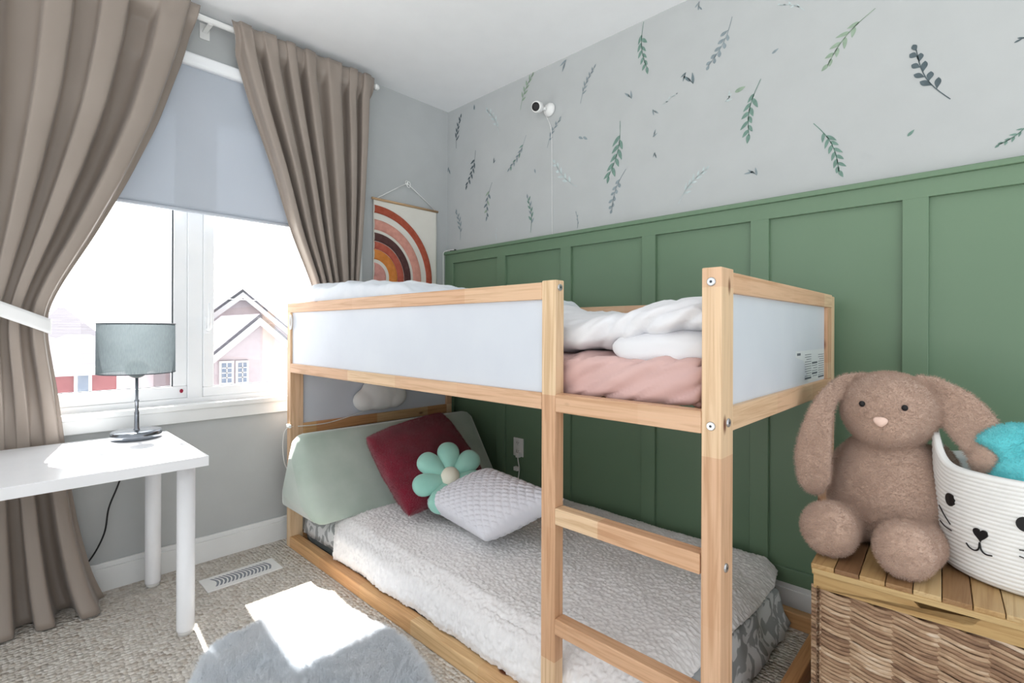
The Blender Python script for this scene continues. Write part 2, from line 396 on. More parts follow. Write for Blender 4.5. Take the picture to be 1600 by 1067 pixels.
def sprig(p0, p1, n, mi, ll, lw, bend=.12, rnd=False, start=.25, spread=.6, mi2=None, bare=False):
    (x0, z0), (x1, z1) = p0, p1; dx, dz = x1-x0, z1-z0; ln = sqrt(dx*dx+dz*dz); px, pz = -dz/ln, dx/ln
    def at(t): 
        o = bend*ln*sin(pi*t)*(1 if True else 0); return x0+dx*t+px*o, z0+dz*t+pz*o
    S = [at(k/10) for k in range(11)]; stem(S, .0028, mi)
    a0 = math.atan2(dz, dx)
    for k in range(n):
        t = start+(1-start)*k/max(1, n-1)*.97; x, z = at(t); s = 1 if k % 2 else -1
        l_ = ll*(1-.35*t)*random.uniform(.85, 1.15)
        leaf(x, z, a0+s*spread*random.uniform(.8, 1.2)*(1 if k < n-1 else .1), l_, lw*random.uniform(.85, 1.1), (mi2 if mi2 is not None and k % 3 == 0 else mi), rnd)
SPRIGS = [
    ((0.256, 2.394), (0.255, 2.429), 1, 0, 1, False),
    ((0.086, 2.2), (0.129, 2.388), 9, 5, 1, False),
    ((0.474, 2.182), (0.37, 2.359), 9, 2, 1, False),
    ((0.642, 2.277), (0.737, 2.449), 10, 3, 1, False),
    ((0.966, 2.441), (0.924, 2.376), 2, 4, 1, False),
    ((1.056, 2.185), (1.14, 2.338), 11, 4, 0.8, False),
    ((1.347, 2.118), (1.306, 2.17), 2, 4, 1, False),
    ((0.839, 2.016), (0.925, 2.145), 8, 4, 1, False),
    ((0.687, 2.125), (0.554, 1.966), 11, 4, 0.8, False),
    ((0.269, 2.143), (0.186, 1.943), 10, 5, 1, False),
    ((0.427, 2.028), (0.437, 2.067), 2, 0, 1, False),
    ((0.009, 2.098), (0.023, 2.033), 2, 0, 1, False),
    ((0.416, 1.917), (0.373, 1.718), 9, 0, 1, False),
    ((0.749, 1.923), (0.758, 1.897), 1, 4, 1, False),
    ((1.038, 1.769), (0.892, 1.929), 9, 2, 1, False),
    ((1.045, 2.02), (1.073, 2.003), 1, 4, 1, False),
    ((1.073, 2.013), (1.1, 1.993), 1, 4, 1, False),
    ((1.286, 2.032), (1.22, 1.779), 10, 1, 1.15, False),
    ((1.318, 1.798), (1.242, 1.619), 10, 4, 0.9, True),
    ((0.127, 1.611), (0.088, 1.795), 9, 4, 1, False),
    ((0.722, 1.58), (0.698, 1.775), 10, 1, 1, False),
    ((0.456, 1.567), (0.456, 1.634), 4, 2, 1, False),
    ((1.039, 1.558), (1.031, 1.637), 4, 4, 1, False),
    ((1.408, 2.449), (1.425, 2.233), 10, 1, 1.1, False),
    ((1.667, 2.425), (1.656, 2.382), 3, 4, 1, True),
    ((1.801, 2.303), (1.706, 2.142), 10, 4, 0.95, True),
    ((2.059, 2.215), (1.977, 2.271), 5, 2, 1, False),
    ((1.949, 2.098), (1.973, 2.11), 1, 4, 1, False),
    ((1.501, 2.038), (1.566, 2.068), 4, 2, 1, False),
    ((1.774, 1.97), (1.812, 1.999), 3, 2, 1, False),
    ((1.812, 1.996), (1.854, 2.006), 1, 3, 1, False),
    ((1.91, 2.016), (1.866, 1.81), 10, 1, 1.15, False),
    ((1.454, 2.035), (1.486, 2.0), 2, 4, 1, False),
    ((1.455, 1.912), (1.477, 1.949), 2, 4, 1, False),
    ((1.465, 1.84), (1.471, 1.804), 2, 0, 1, False),
    ((1.577, 1.592), (1.699, 1.714), 11, 2, 1, False),
    ((1.897, 1.646), (1.859, 1.686), 3, 4, 1, False),
    ((2.271, 2.129), (2.132, 1.987), 9, 3, 1.1, False),
    ((2.462, 1.763), (2.379, 1.947), 9, 5, 1.0, True),
    ((2.089, 1.793), (2.168, 1.602), 12, 1, 0.95, False),
    ((2.357, 1.675), (2.375, 1.693), 1, 1, 1, False),
    ((2.635, 1.644), (2.569, 1.594), 8, 1, 1.2, False),
    ((2.634, 1.882), (2.603, 1.9), 3, 5, 1, True),
    ((1.609, 2.147), (1.587, 2.106), 2, 0, 1, False),
    ((1.641, 2.088), (1.592, 2.153), 2, 0, 1, False)]
for k, (p0, p1, n, mi, sc, rnd) in enumerate(SPRIGS):
    ln = sqrt((p0[0]-p1[0])**2+(p0[1]-p1[1])**2)
    if n <= 1: leaf(p0[0], p0[1], math.atan2(p1[1]-p0[1], p1[0]-p0[0]), ln, ln*.38, mi, rnd); continue
    if n <= 3:
        a0 = math.atan2(p1[1]-p0[1], p1[0]-p0[0])
        stem([p0, ((p0[0]+p1[0])/2, (p0[1]+p1[1])/2)], .0025, mi)
        for q in range(n): leaf(p0[0]+(p1[0]-p0[0])*.2*q, p0[1]+(p1[1]-p0[1])*.2*q, a0+(q-.8)*.7, ln*.62, ln*.15, mi, rnd)
        continue
    sprig(p0, p1, n, mi, ln*.21*sc, ln*(.062 if not rnd else .085)*sc, bend=random.choice((-.09, .09)), rnd=rnd, mi2=(mi+3) % 6 if k % 4 == 0 else None)
lp = obj('leaf_print', b, LM, wall_g)

# ================================================================== WINDOW
win = bpy.data.objects.new('window_1', None); COL.objects.link(win); win.location = (-.06, (WY0+WY1)/2, WZ0); win['kind'] = 'structure'
b = nb(); XF = -.035
# outer frame and reveal
for a, c in (((-.14, WY0, WZ0), (XF, WY1, WZ0+.035)), ((-.14, WY0, WZ1-.04), (XF, WY1, WZ1)), ((-.14, WY0, WZ0), (XF, WY0+.04, WZ1)), ((-.14, WY1-.04, WZ0), (XF, WY1, WZ1))): box(b, a, c, bev=.003)
box(b, (-.13, -1.448, WZ0+.03), (XF, -1.388, WZ1-.03), bev=.004)
obj('window_frame', b, 'vinyl', win)
def sash(y0, y1, x, wd=.05):
    b = nb(); z0, z1 = WZ0+.035, WZ1-.04
    for a, c in (((x-.05, y0, z0), (x, y1, z0+wd)), ((x-.05, y0, z1-wd), (x, y1, z1)), ((x-.05, y0, z0+wd), (x, y0+wd, z1-wd)), ((x-.05, y1-wd, z0+wd), (x, y1, z1-wd))): box(b, a, c, bev=.004)
    s = obj('window_sash', b, 'vinyl', win)
    b = nb(); box(b, (x-.03, y0+wd-.003, z0+wd-.003), (x-.026, y1-wd+.003, z1-wd+.003)); obj('window_pane', b, 'glass', s)
    b = nb(); yy, zz0, zz1 = y1-wd, z0+wd, z1-wd
    for a, c in (((x-.012, yy-.004, zz0), (x-.002, yy, zz1)), ((x-.012, y0+wd, zz0-.0), (x-.008, yy, zz0+.003))): box(b, a, c)
    obj('glazing_seal', b, 'gasket', s); return s
sash(WY0+.04, -1.448, XF-.005, .054); s2 = sash(-1.388, WY1-.04, XF+.004, .044)
b = nb(); box(b, (XF+.004, -1.383, 1.02), (XF+.012, -1.362, 1.10), bev=.003); tube(b, [(XF+.012, -1.372, 1.04), (XF+.035, -1.372, 1.045), (XF+.04, -1.372, 1.10), (XF+.036, -1.372, 1.16)], [.008, .008, .007, .006], 10)
obj('window_handle', b, 'vinyl', s2)
# stool, apron, side casing
b = nb()
box(b, (-.04, WY0-.06, WZ0-.012), (.028, WY1+.06, WZ0+.012), bev=.004)
box(b, (0, WY0-.05, .634), (.016, WY1+.05, WZ0-.012), bev=.003)
struct('trim_3', b, 'trim')
b = nb()
box(b, (0, WY1-.005, WZ0+.012), (.016, WY1+.06, WZ1+.03), bev=.003); box(b, (0, WY0-.06, WZ0+.012), (.016, WY0+.005, WZ1+.03), bev=.003)
struct('trim_4', b, 'trim')
b = nb(); ellipsoid(b, (-.0305, -1.472, .768), (.004, .007, .009), 12); tag(obj('red_bead', b, 'red'), 'tiny dark red ball stuck on the white window frame corner', 'bead')

# roller blind
bl = thing('roller_blind', (.03, -1.5, 2.2), 'pale grey roller blind pulled halfway down the window', 'blind')
b = nb(); box(b, (.004, WY0-.0, 2.19), (.05, WY1+.05, 2.245), bev=.014, seg=4); obj('headrail', b, 'vinyl', bl)
b = nb(); P = []
for i in range(30):
    z = 1.562+(2.2-1.562)*i/29; P.append([(.022+.0025*nz(y*2.2, z*3), y, z) for y in np.linspace(WY0+.02, WY1+.03, 60)])
grid(b, P); obj('blind_fabric', b, 'blind', bl, solid=.001)
b = nb(); tube(b, [(.022, WY0+.02, 1.559), (.022, WY1+.03, 1.559)], .008, 10); obj('hem_bar', b, 'blind', bl)

# ---- rod and curtains
rod = thing('curtain_rod', (.09, -1.4, 2.385), 'white curtain rod with round finial below the ceiling', 'curtain rod')
b = nb(); tube(b, [(.09, -2.6, 2.385), (.09, -.592, 2.385)], .0125, 16); obj('pole', b, 'plastic', rod)
b = nb(); tube(b, [(.09, -.594, 2.385), (.09, -.588, 2.385), (.09, -.582, 2.385), (.09, -.57, 2.385), (.09, -.562, 2.385)], [.016, .017, .017, .014, .004], 18); obj('finial', b, 'plastic', rod)
b = nb(); box(b, (.0, -1.405, 2.37), (.09, -1.385, 2.378), bev=.002); box(b, (0, -1.415, 2.34), (.004, -1.375, 2.41), bev=.001); obj('bracket', b, 'plastic', rod)
b = nb(); box(b, (.0, -.615, 2.37), (.09, -.6, 2.378), bev=.002); box(b, (0, -.62, 2.34), (.004, -.595, 2.41), bev=.001); obj('bracket', b, 'plastic', rod)

def curtain(rows, n, seed, flip=1, nu=260, nv=110, drape=0.0):
    rows = sorted(rows, key=lambda r: -r[0]); Z = [-r[0] for r in rows]
    f = [lambda z, k=k: float(np.interp(-z, Z, [r[k] for r in rows])) for k in range(1, 5)]
    rs = random.Random(seed); wph = [rs.uniform(-.28, .28) for _ in range(n+2)]; am = [rs.uniform(.6, 1.3) for _ in range(n+2)]
    b = nb(); P = []; zt, zb = rows[0][0], rows[-1][0]
    # smooth the edges
    zs = np.linspace(zt, zb, nv)
    E = [[g(z) for z in zs] for g in f]
    def sm(a):
        a = np.array(a); 
        for _ in range(6): a[1:-1] = (a[:-2]+a[1:-1]*2+a[2:])/4
        return a
    E = [sm(e) for e in E]
    for i, z in enumerate(zs):
        yl, yr, xc, amp = E[0][i], E[1][i], E[2][i], E[3][i]; row = []
        for j in range(nu+1):
            u = j/nu; ph = u*n; k = int(min(n-1, ph)); fr = ph-k
            w0 = (wph[k]*(1-fr)+wph[k+1]*fr)*1.3+.10*nz(z*1.3, u*3, seed)
            t = 2*pi*(ph+w0*min(1, 4*u, 4*(1-u))-.25)
            wv = sin(t) ; a = (am[k]*(1-fr)+am[k+1]*fr)
            fold = math.tanh(1.45*(wv+.22))*1.08-.12
            yy = yl+(yr-yl)*u - (yr-yl)/n*.07*sin(2*t)
            x = xc + amp*1.1*a*fold + .006*nz(u*9, z*1.6, seed)
            if z > zt-.12:            # gathered header above and around the rod
                kk = 1-min(1, abs(z-(zt-.030))/.085)**3; x = x*(1-kk)+(xc+.026+.009*fold+.003*sin(t*2.3))*kk + .0015
            row.append((max(.056 if z > 2.15 else (.034 if .6 < z < .8 else .026), x), yy, z))
        P.append(row)
    grid(b, P); return b
cr = thing('curtain', (.09, -.9, 0), 'taupe curtain hanging beside the rainbow wall hanging, drawn to the right', 'curtain', 'taupe curtains')
b = curtain([(2.42, -1.317, -.602, .09, .030), (2.3, -1.29, -.61, .092, .034), (2.11, -1.235, -.617, .095, .034), (1.80, -1.122, -.635, .09, .032), (1.51, -1.03, -.655, .085, .028), (1.27, -.925, -.675, .075, .024), (1.1, -.88, -.68, .06, .02), (.6, -.9, -.66, .05, .018), (.02, -.92, -.62, .05, .018)], 7, 3)
obj('curtain_panel', b, 'curtain', cr, solid=.002)
cl = thing('curtain', (.12, -2.0, 0), 'taupe curtain tied back by a white band beside the table', 'curtain', 'taupe curtains')
b = curtain([(2.42, -2.50, -1.44, .10, .036), (2.19, -2.47, -1.49, .10, .042), (1.89, -2.42, -1.578, .105, .045), (1.62, -2.36, -1.682, .11, .043), (1.39, -2.30, -1.785, .12, .036), (1.21, -2.25, -1.875, .13, .026), (1.10, -2.24, -1.918, .12, .020), (1.0, -2.25, -1.912, .11, .026), (.82, -2.27, -1.885, .075, .022), (.66, -2.29, -1.867, .043, .007), (.56, -2.3, -1.858, .043, .007), (.45, -2.32, -1.845, .065, .026), (.3, -2.34, -1.825, .09, .036), (.1, -2.38, -1.785, .12, .05), (.006, -2.42, -1.75, .155, .060)], 6, 11, nu=360)
cp = obj('curtain_panel', b, 'curtain', cl, solid=.002)
b = nb(); P = []
for i in range(60):
    t = i/59; a = -2.6+5.2*t   # round the bundle, hooked to the wall at the left
    yc, zc = -2.09, 1.132; y = yc+.185*sin(a) if a > -1.57 else yc-.185; 
    P.append((.125+.066*cos(a), yc+.182*sin(a), zc-.12*sin(a)*.7))
V = []
for p in P: V.append([(p[0], p[1], p[2]+dz) for dz in (-.026, -.013, .0, .013, .026)])
grid(b, V); obj('tieback', b, 'tie', cl, solid=.004, label='white fabric tieback band')

# ---- rainbow wall hanging
tp = thing('wall_hanging', (.012, -.325, 1.2), 'tufted rainbow wall hanging on cream canvas with fringe', 'wall hanging')
TY0, TY1, TZ1, TZ0 = -.548, -.098, 1.79, 1.19
b = nb(); P = [[(.010+.0018*nz(y*12, z*9), y+.003*nz(z*9, 1), z) for y in np.linspace(TY0, TY1, 40)] for z in np.linspace(TZ1, TZ0, 50)]
grid(b, P); M['canvas'] = fabric('cream_canvas', (226, 222, 212), (232, 229, 220), 8, 900); obj('canvas', b, 'canvas', tp, solid=.003)
b = nb(); tube(b, [(.014, TY0-.012, TZ1), (.014, TY1+.006, TZ1)], .007, 12); M['dowel'] = wood('dowel_wood', 1, [(200, 168, 130)]*3, knots=False); obj('dowel', b, 'dowel', tp)
b = nb(); K = Vector((.012, -.322, 1.925))
tube(b, [(.014, TY0+.02, TZ1+.005), K], .0028, 8); tube(b, [K, (.014, TY1-.012, TZ1+.005)], .0028, 8)
tube(b, [K+Vector((.002, .012*sin(t)+.01, -.018*(1-cos(t))+.01)) for t in np.linspace(0, 2*pi, 16)[:-1]], .0026, 8, closed=True)
tube(b, [K+Vector((.002, .009*sin(t)-.004, .012*cos(t))) for t in np.linspace(0, 2*pi, 16)[:-1]], .0026, 8, closed=True)
obj('hanging_cord', b, 'rope', tp)
bands = [(.410, .365, (176, 84, 62), 'rust red tufted arc'), (.328, .268, (222, 158, 142), 'pink tufted arc'), (.252, .204, (88, 58, 56), 'dark brown tufted arc'), (.202, .158, (190, 96, 78), 'terracotta tufted arc'), (.157, .100, (222, 138, 66), 'orange tufted arc'), (.080, .0, (220, 158, 148), 'small pink tufted half circle')]
ZC = 1.345
for i, (ro, ri, c, lb) in enumerate(bands):
    M['tuft%d' % i] = noisy('tuft_%d' % i, c, tuple(min(255, v+14) for v in c), .95, (40,)*3, 1.0, 350, .9, .004)
    b = nb(); P = []
    for a in np.linspace(0, pi/2, 60):
        row = []
        for s in np.linspace(0, 1, 12):
            r = ri+(ro-ri)*s; h = .009*(sin(pi*min(1, max(0, s)))**.35) + .002*nz(r*160, a*90, i)
            row.append((.012+h*(1 if 0 < s < 1 else 0), TY0+.003+r*sin(a), ZC+r*cos(a)))
        P.append(row)
    for z in np.linspace(ZC-.002, ZC-.035, 6):
        row = []
        for s in np.linspace(0, 1, 12):
            r = ri+(ro-ri)*s; row.append((.012+(.009*(sin(pi*s)**.35)+.002*nz(r*160, z*150, i) if 0 < s < 1 else 0), TY0+.003+r, z))
        P.append(row)
    grid(b, P); arc = obj('rainbow_band', b, 'tuft%d' % i, tp, label=lb)
    b = nb()
    for y in np.arange(TY0+.005+ri, TY0+ro, .006):
        tube(b, [(.016, y, ZC-.033), (.018, y+random.uniform(-.002, .002), ZC-.07), (.016, y+random.uniform(-.004, .004), ZC-.11)], .0024, 5)
    obj('fringe', b, 'tuft%d' % i, arc)

# ================================================================== BED
X0, X1, YF, YK, BH = .10, 2.172, -1.065, -.072, 1.167
bed = thing('bunk_bed', (1.13, -.57, 0), 'low pine bunk bed with white panels and ladder', 'bed')
def part(name, a, c, mat, bev=.0025, label=None, par=bed):
    b = nb(); box(b, a, c, bev=bev); return obj(name, b, mat, par, label=label)
part('post', (X0, YF, 0), (X0+.036, YF+.064, BH-.004), 'pine_z'); part('post', (X0, YK-.04, 0), (X0+.036, YK, BH-.004), 'pine_z')
part('post', (2.132, YF, 0), (X1, YF+.064, BH+.002), 'pine_z'); part('post', (2.130, YK-.04, 0), (X1-.002, YK, BH-.008), 'pine_z')
part('post', (1.709, YF, 0), (1.755, YF+.035, BH+.004), 'pine_z')
FX0, FX1 = X0+.036, 1.709
part('rail', (X0, YF-.0005, 1.122), (FX1, YF+.028, BH), 'pine_x'); part('rail', (FX0, YF-.0005, .836), (FX1, YF+.028, .879), 'pine_x')
part('side_panel', (FX0, YF+.010, .877), (FX1, YF+.020, 1.124), 'board_white', .0005)
part('rail', (1.755, YF-.0005, .834), (2.132, YF+.034, .880), 'pine_x')
part('rail', (FX0, YF-.0005, .0), (2.132, YF+.045, .052), 'pine_amber_x', .004)
part('ladder_rung', (1.755, YF-.001, .548), (2.130, YF+.034, .590), 'pine_x'); part('ladder_rung', (1.755, YF-.001, .269), (2.130, YF+.034, .309), 'pine_x')
# back side
part('rail', (FX0, YK-.028, 1.112), (2.130, YK, 1.152), 'pine_x'); part('rail', (FX0, YK-.028, .836), (2.130, YK, .879), 'pine_x')
part('side_panel', (FX0, YK-.018, .877), (2.130, YK-.010, 1.114), 'board_white', .0005)
part('rail', (FX0, YK-.04, 0), (2.130, YK, .055), 'pine_amber_x', .004)
# right end
YE0, YE1 = YF+.064, YK-.04
part('rail', (X1-.032, YE0, 1.120), (X1-.001, YE1, BH-.004), 'pine_y'); part('rail', (X1-.032, YE0, .836), (X1-.001, YE1, .886), 'pine_y')
part('end_stile', (X1-.030, YE1-.058, .886), (X1-.002, YE1, 1.120), 'pine_z')
part('end_panel', (X1-.022, YE0, .884), (X1-.012, YE1-.056, 1.122), 'board_white', .0005)
part('rail', (X1-.042, YE0, 0), (X1-.004, YE1, .060), 'pine_amber_y', .003)
# left end (taller panel)
part('rail', (X0+.002, YE0, 1.120), (X0+.034, YE1, BH-.006), 'pine_y'); part('rail', (X0+.002, YE0, .535), (X0+.036, YE1, .585), 'pine_amber_y')
part('end_panel', (X0+.012, YE0, .583), (X0+.022, YE1, 1.122), 'board_white', .0005)
part('rail', (X0+.002, YE0, 0), (X0+.036, YE1, .055), 'pine_amber_y', .003)
b = nb()
for x in np.linspace(.2, 2.08, 14): box(b, (x-.03, YF+.03, .845), (x+.03, YK-.03, .862), bev=.002)
obj('slat_base', b, 'pine_y', bed)
def bolt(p, ax):
    b = nb(); d = Vector(ax)
    tube(b, [Vector(p)-d*.003, Vector(p)+d*.0015, Vector(p)+d*.0035], [.009, .009, .0075], 16)
    tube(b, [Vector(p)+d*.0030, Vector(p)+d*.0037], [.003, .003], 6, mi=1)
    obj('bolt', b, ['steel', 'gasket'], bed)
for p in ((2.152, YF, 1.140), (2.152, YF, .852)): bolt(p, (0, -1, 0))
for p in ((X1, -1.03, .857), (X1, -1.04, .568)): bolt(p, (1, 0, 0))
bolt((1.755, -1.048, 1.152), (1, 0, 0))
# label sheet on the end panel
ls = nb(); XS = X1-.0115
box(ls, (XS-.0006, -.345, .892), (XS, -.172, .985), mi=0)
f = [(-.50, .985), (-.345, .985), (-.345, .892), (-.375, .892), (-.39, .93), (-.42, .955), (-.50, .968)]
vs = [ls.verts.new((XS, y, z)) for y, z in f]; ls.faces.new(vs)
def lines(y0, y1, z0, z1, n, bold=()):
    for k in range(n):
        z = z1-(z1-z0)*k/(n-1); yy = y0+random.uniform(0, .3)*(y1-y0)*(k % 3 == 2)
        h = .0028 if k in bold else .0008
        box(ls, (XS+.0001, yy, z-h), (XS+.0003, y1, z+h), mi=1)
lines(-.405, -.335, .902, .972, 11, (10,)); lines(-.325, -.262, .905, .945, 6, (0, 4)); lines(-.25, -.178, .898, .968, 11, (10,))
box(ls, (XS+.0001, -.488, .972), (XS+.0003, -.452, .979), mi=1)
M['sticker'] = newmat('sticker_film', (222, 226, 228), .35); M['ink'] = newmat('sticker_ink', (96, 102, 110), .7)
obj('care_sticker', ls, ['sticker', 'ink'], bed, label='printed information sticker on the white end panel')
# small white ring on the top left post
b = nb(); tube(b, [(X0+.036+.012*sin(t)*.9+.012, YF-.004, 1.075+.032*cos(t)) for t in np.linspace(0, 2*pi, 25)[:-1]], .0035, 8, closed=True)
tag(obj('cord_ring', b, 'plastic'), 'small white oval cord loop at the top left corner of the bunk', 'cord')

# ---- upper bunk bedding
def rbox(x0, x1, y0, y1, z0, z1, r, n=(60, 40), wr=None):
    """rounded slab from top/sides/bottom as one closed surface"""
    b = nb(); nx, ny = n; prof = []
    cz = (z0+z1)/2; hz = (z1-z0)/2
    rings = []
    for k in range(9):
        a = pi/2*k/8; rings.append((r*(1-cos(a))*1.0, z0+r*(1-sin(a))))     # placeholder radii
    def outline(ins):
        pts = []; rr = max(.002, r-ins*.3)
        xa, xb, ya, yb = x0+ins, x1-ins, y0+ins, y1-ins
        for cx, cy, a0 in ((xb-rr, yb-rr, 0), (xa+rr, yb-rr, pi/2), (xa+rr, ya+rr, pi), (xb-rr, ya+rr, 3*pi/2)):
            for k in range(5): pts.append((cx+rr*cos(a0+pi/2*k/4), cy+rr*sin(a0+pi/2*k/4)))
        return pts
    return b
def slab(x0, x1, y0, y1, z0, z1, r, nx=80, ny=50, nzs=6, dis=None):
    """closed rounded slab: superellipse-ish box with many verts"""
    b = nb(); bmesh.ops.create_cube(b, size=1)
    for v in b.verts: v.co = Vector((x0 if v.co.x < 0 else x1, y0 if v.co.y < 0 else y1, z0 if v.co.z < 0 else z1))
    for ax, cnt in ((0, nx), (1, ny), (2, nzs)):
        lo, hi = (x0, y0, z0)[ax], (x1, y1, z1)[ax]
        for k in range(1, cnt):
            nrm = [0, 0, 0]; nrm[ax] = 1; co = [0, 0, 0]; co[ax] = lo+(hi-lo)*k/cnt
            bmesh.ops.bisect_plane(b, geom=b.verts[:]+b.edges[:]+b.faces[:], plane_co=co, plane_no=nrm)
    for v in b.verts:
        c = v.co.copy(); q = Vector((min(max(c.x, x0+r), x1-r), min(max(c.y, y0+r), y1-r), min(max(c.z, z0+r), z1-r)))
        d = c-q
        if d.length > 1e-6: v.co = q+d.normalized()*min(r, d.length*1.0 if max(abs(d.x), abs(d.y), abs(d.z)) < r*.999 else r)
    b.normal_update()
    if dis:
        ns = {v: v.normal.copy() for v in b.verts}
        for v in b.verts: v.co += ns[v]*dis(v.co)
    for f in b.faces: f.smooth = True
    return b
mt = thing('mattress', (1.1, -.56, .862), 'upper bunk mattress in a wrinkled pink fitted sheet', 'mattress')
def pinkd(c):
    s = c.z-.862; k = c.x*.9+(c.z-.86)*3.2
    return .016*(abs(nz(c.x*3.2-c.z*9, c.y*2, 3))) - .06*max(0, .2-abs(nz(c.x*6-c.z*14, c.y*3, 5)))- .035*max(0, .2-abs(nz(c.x*13-c.z*22, c.y*5, 15))) + .006*nz(c.x*14-c.z*34, c.y*9, 1)
b = slab(.15, 2.12, -1.022, -.115, .864, .985, .03, 200, 40, 20, pinkd); obj('fitted_sheet', b, 'sheet_pink', mt)

dv = thing('duvet', (1.6, -.6, .985), 'thick white duvet heaped on the upper bunk behind the ladder', 'duvet')
def loft(xs, sec, n=64, disp=None, cap=True):
    b = nb(); R_ = []
    for x in xs:
        yc, zc, ry, rz, e = sec(x); ring = []
        for k in range(n):
            t = 2*pi*k/n; cc, ss = cos(t), sin(t)
            y = yc+ry*abs(cc)**e*(1 if cc > 0 else -1); z = zc+rz*abs(ss)**e*(1 if ss > 0 else -1)
            d = disp(x, y, z, t) if disp else 0
            ring.append(b.verts.new((x, y+cc*d, z+ss*d)))
        R_.append(ring)
    for q, s in zip(R_[:-1], R_[1:]):
        for k in range(n): b.faces.new((q[k], s[k], s[(k+1) % n], q[(k+1) % n])).smooth = True
    if cap:
        b.faces.new(R_[0]).smooth = True; b.faces.new(R_[-1][::-1]).smooth = True
    bmesh.ops.recalc_face_normals(b, faces=b.faces); return b
def dvd(x, y, z, t):
    f = .02*nz(x*3+z*2, y*3, 2)+.014*abs(nz(x*7+z*9, y*3, 7))-.06*max(0, .22-abs(nz(x*8-z*12+1.5*nz(x*3, z*3), y*3+z*2, 9)))-.035*max(0, .2-abs(nz(x*15-z*18, y*5, 19)))+.006*nz(x*21-z*22, y*18+z*12, 4)
    return f
def dsec(x):
    top = ip(x, [1.0, 1.2, 1.43, 1.58, 1.75, 1.95, 2.08, 2.115], [1.10, 1.11, 1.13, 1.09, 1.085, 1.105, 1.12, 1.09])
    bot = ip(x, [1.0, 1.72, 1.85, 1.95, 2.05, 2.115], [.985, .975, .985, 1.01, 1.035, 1.04])
    yf = ip(x, [1.0, 1.7, 2.115], [-.97, -1.005, -.99]); yb = -.13
    return ((yf+yb)/2, (top+bot)/2, (yb-yf)/2, (top-bot)/2, .55)
obj('duvet_cover', loft(np.linspace(1.0, 2.112, 110), dsec, 120, dvd), 'duvet', dv)
def psec(x):
    k = sqrt(max(0, 1-((x-1.995)/.135)**4))
    return (-.80, .998+.01*(x-1.9), .20*(.8+.2*k), .006+.048*k, .7)
obj('folded_corner', loft(np.linspace(1.861, 2.118, 50), psec, 80, lambda x, y, z, t: .010*nz(x*8+z*6, y*5, 3)-.005*abs(nz(x*14-z*20, y*6, 8))), 'duvet', dv)

cb = nb(); P = []
def topz(x, y):
    h = ip(x, [.14, .17, .24, .40, .55, .75, .95, 1.15, 1.3], [1.09, 1.205, 1.25, 1.235, 1.25, 1.235, 1.215, 1.17, 1.05])
    e = ip(y, [-1.03, -1.0, -.93, -.5, -.2, -.12], [.86, .965, 1.0, .985, .97, .88])
    h = .985+(h-.985)*e**1.0 if e > .9 else .985+(h-.985)*max(.0, (e-.86)/.04*.9)
    return h+.022*nz(x*7, y*6, 2)+.022*abs(nz(x*11+y*8, y*9, 5))-.012*abs(nz(x*20-y*15, y*9, 8))
for y in np.linspace(-1.032, -.12, 90):
    P.append([(x, y, max(.985, topz(x, y))) for x in np.linspace(.142, 1.3, 150)])
V = grid(cb, P)
obj_cb = obj('crumpled_blanket', cb, 'grey_cotton', solid=.006)
tag(obj_cb, 'crumpled pale grey blanket heaped above the left part of the top rail', 'blanket')

# ---- lower bunk
lm = thing('mattress', (1.1, -.56, .02), 'lower bunk mattress in grey and white patterned sheet', 'mattress')
b = slab(.16, 2.0, -1.0, -.13, .02, .11, .02, 30, 16, 4); obj('mattress_core', b, 'dark_mat', lm)
def patd(c): return .006*nz(c.x*6, c.y*6, c.z*12)+.004*nz(c.x*17, c.y*15, c.z*20)
b = nb(); P = []
def sheetp(u, v):   # v 0..1 across y, u 0..1 along x ; drapes at ends
    return None
# patterned sheet: top with skirts
xs = [(.150, .085), (.153, .12), (.160, .15), (.18, .165)]+[(x, .172) for x in np.linspace(.22, 1.94, 60)]+[(1.985, .165), (2.01, .14), (2.022, .09), (2.035, .05), (2.055, .022)]
ys = [(-1.004, .06), (-1.002, .095), (-.996, .130), (-.98, .155)]+[(y, .172) for y in np.linspace(-.95, -.19, 40)]+[(-.145, .165), (-.13, .13), (-.124, .07)]
for y, zy in ys:
    row = []
    for x, zx in xs:
        z = min(zx, zy) - (.022 if (.45 < x < 1.99 and zy > .13 and zx > .13) else 0); w_ = .006*nz(x*9, y*9, 1)+.010*nz(x*3.2, y*3.2, 2)*(1 if zy > .16 else .4)
        if zx < .16 and x > 1: w_ += .012*nz(x*4, y*16, 4)
        row.append((x+(.014*nz(y*14, zx*8, 3) if zx < .16 else 0), y+(.008*nz(x*16, zy*8, 5) if zy < .16 else 0), max(.006, z+w_)))
    P.append(row)
grid(b, P); obj('patterned_sheet', b, 'pattern', lm, solid=.003)

# sherpa blanket with real loops
b = nb(); NX, NY = 520, 330
us = np.linspace(0, 1, NX); vs_ = np.linspace(0, 1, NY)
pts = rng.random((2, 1)); P = []
cell = .0105
jx = rng.random((400, 400)); jy = rng.random((400, 400)); jh = rng.random((400, 400))
def sherpa(x, y):
    gx, gy = x/cell, y/cell; ix, iy = np.floor(gx).astype(int), np.floor(gy).astype(int); best = np.full(x.shape, 9.0); hh = np.zeros(x.shape)
    for dx in (-1, 0, 1):
        for dy in (-1, 0, 1):
            cx, cy = ix+dx, iy+dy; px = cx+.15+.7*jx[cx % 400, cy % 400]; py = cy+.15+.7*jy[cx % 400, cy % 400]
            d = (gx-px)**2+(gy-py)**2; m_ = d < best; best = np.where(m_, d, best); hh = np.where(m_, jh[cx % 400, cy % 400], hh)
    return np.sqrt(np.clip(1-best*1.1, 0, 1))*(.6+.6*hh)
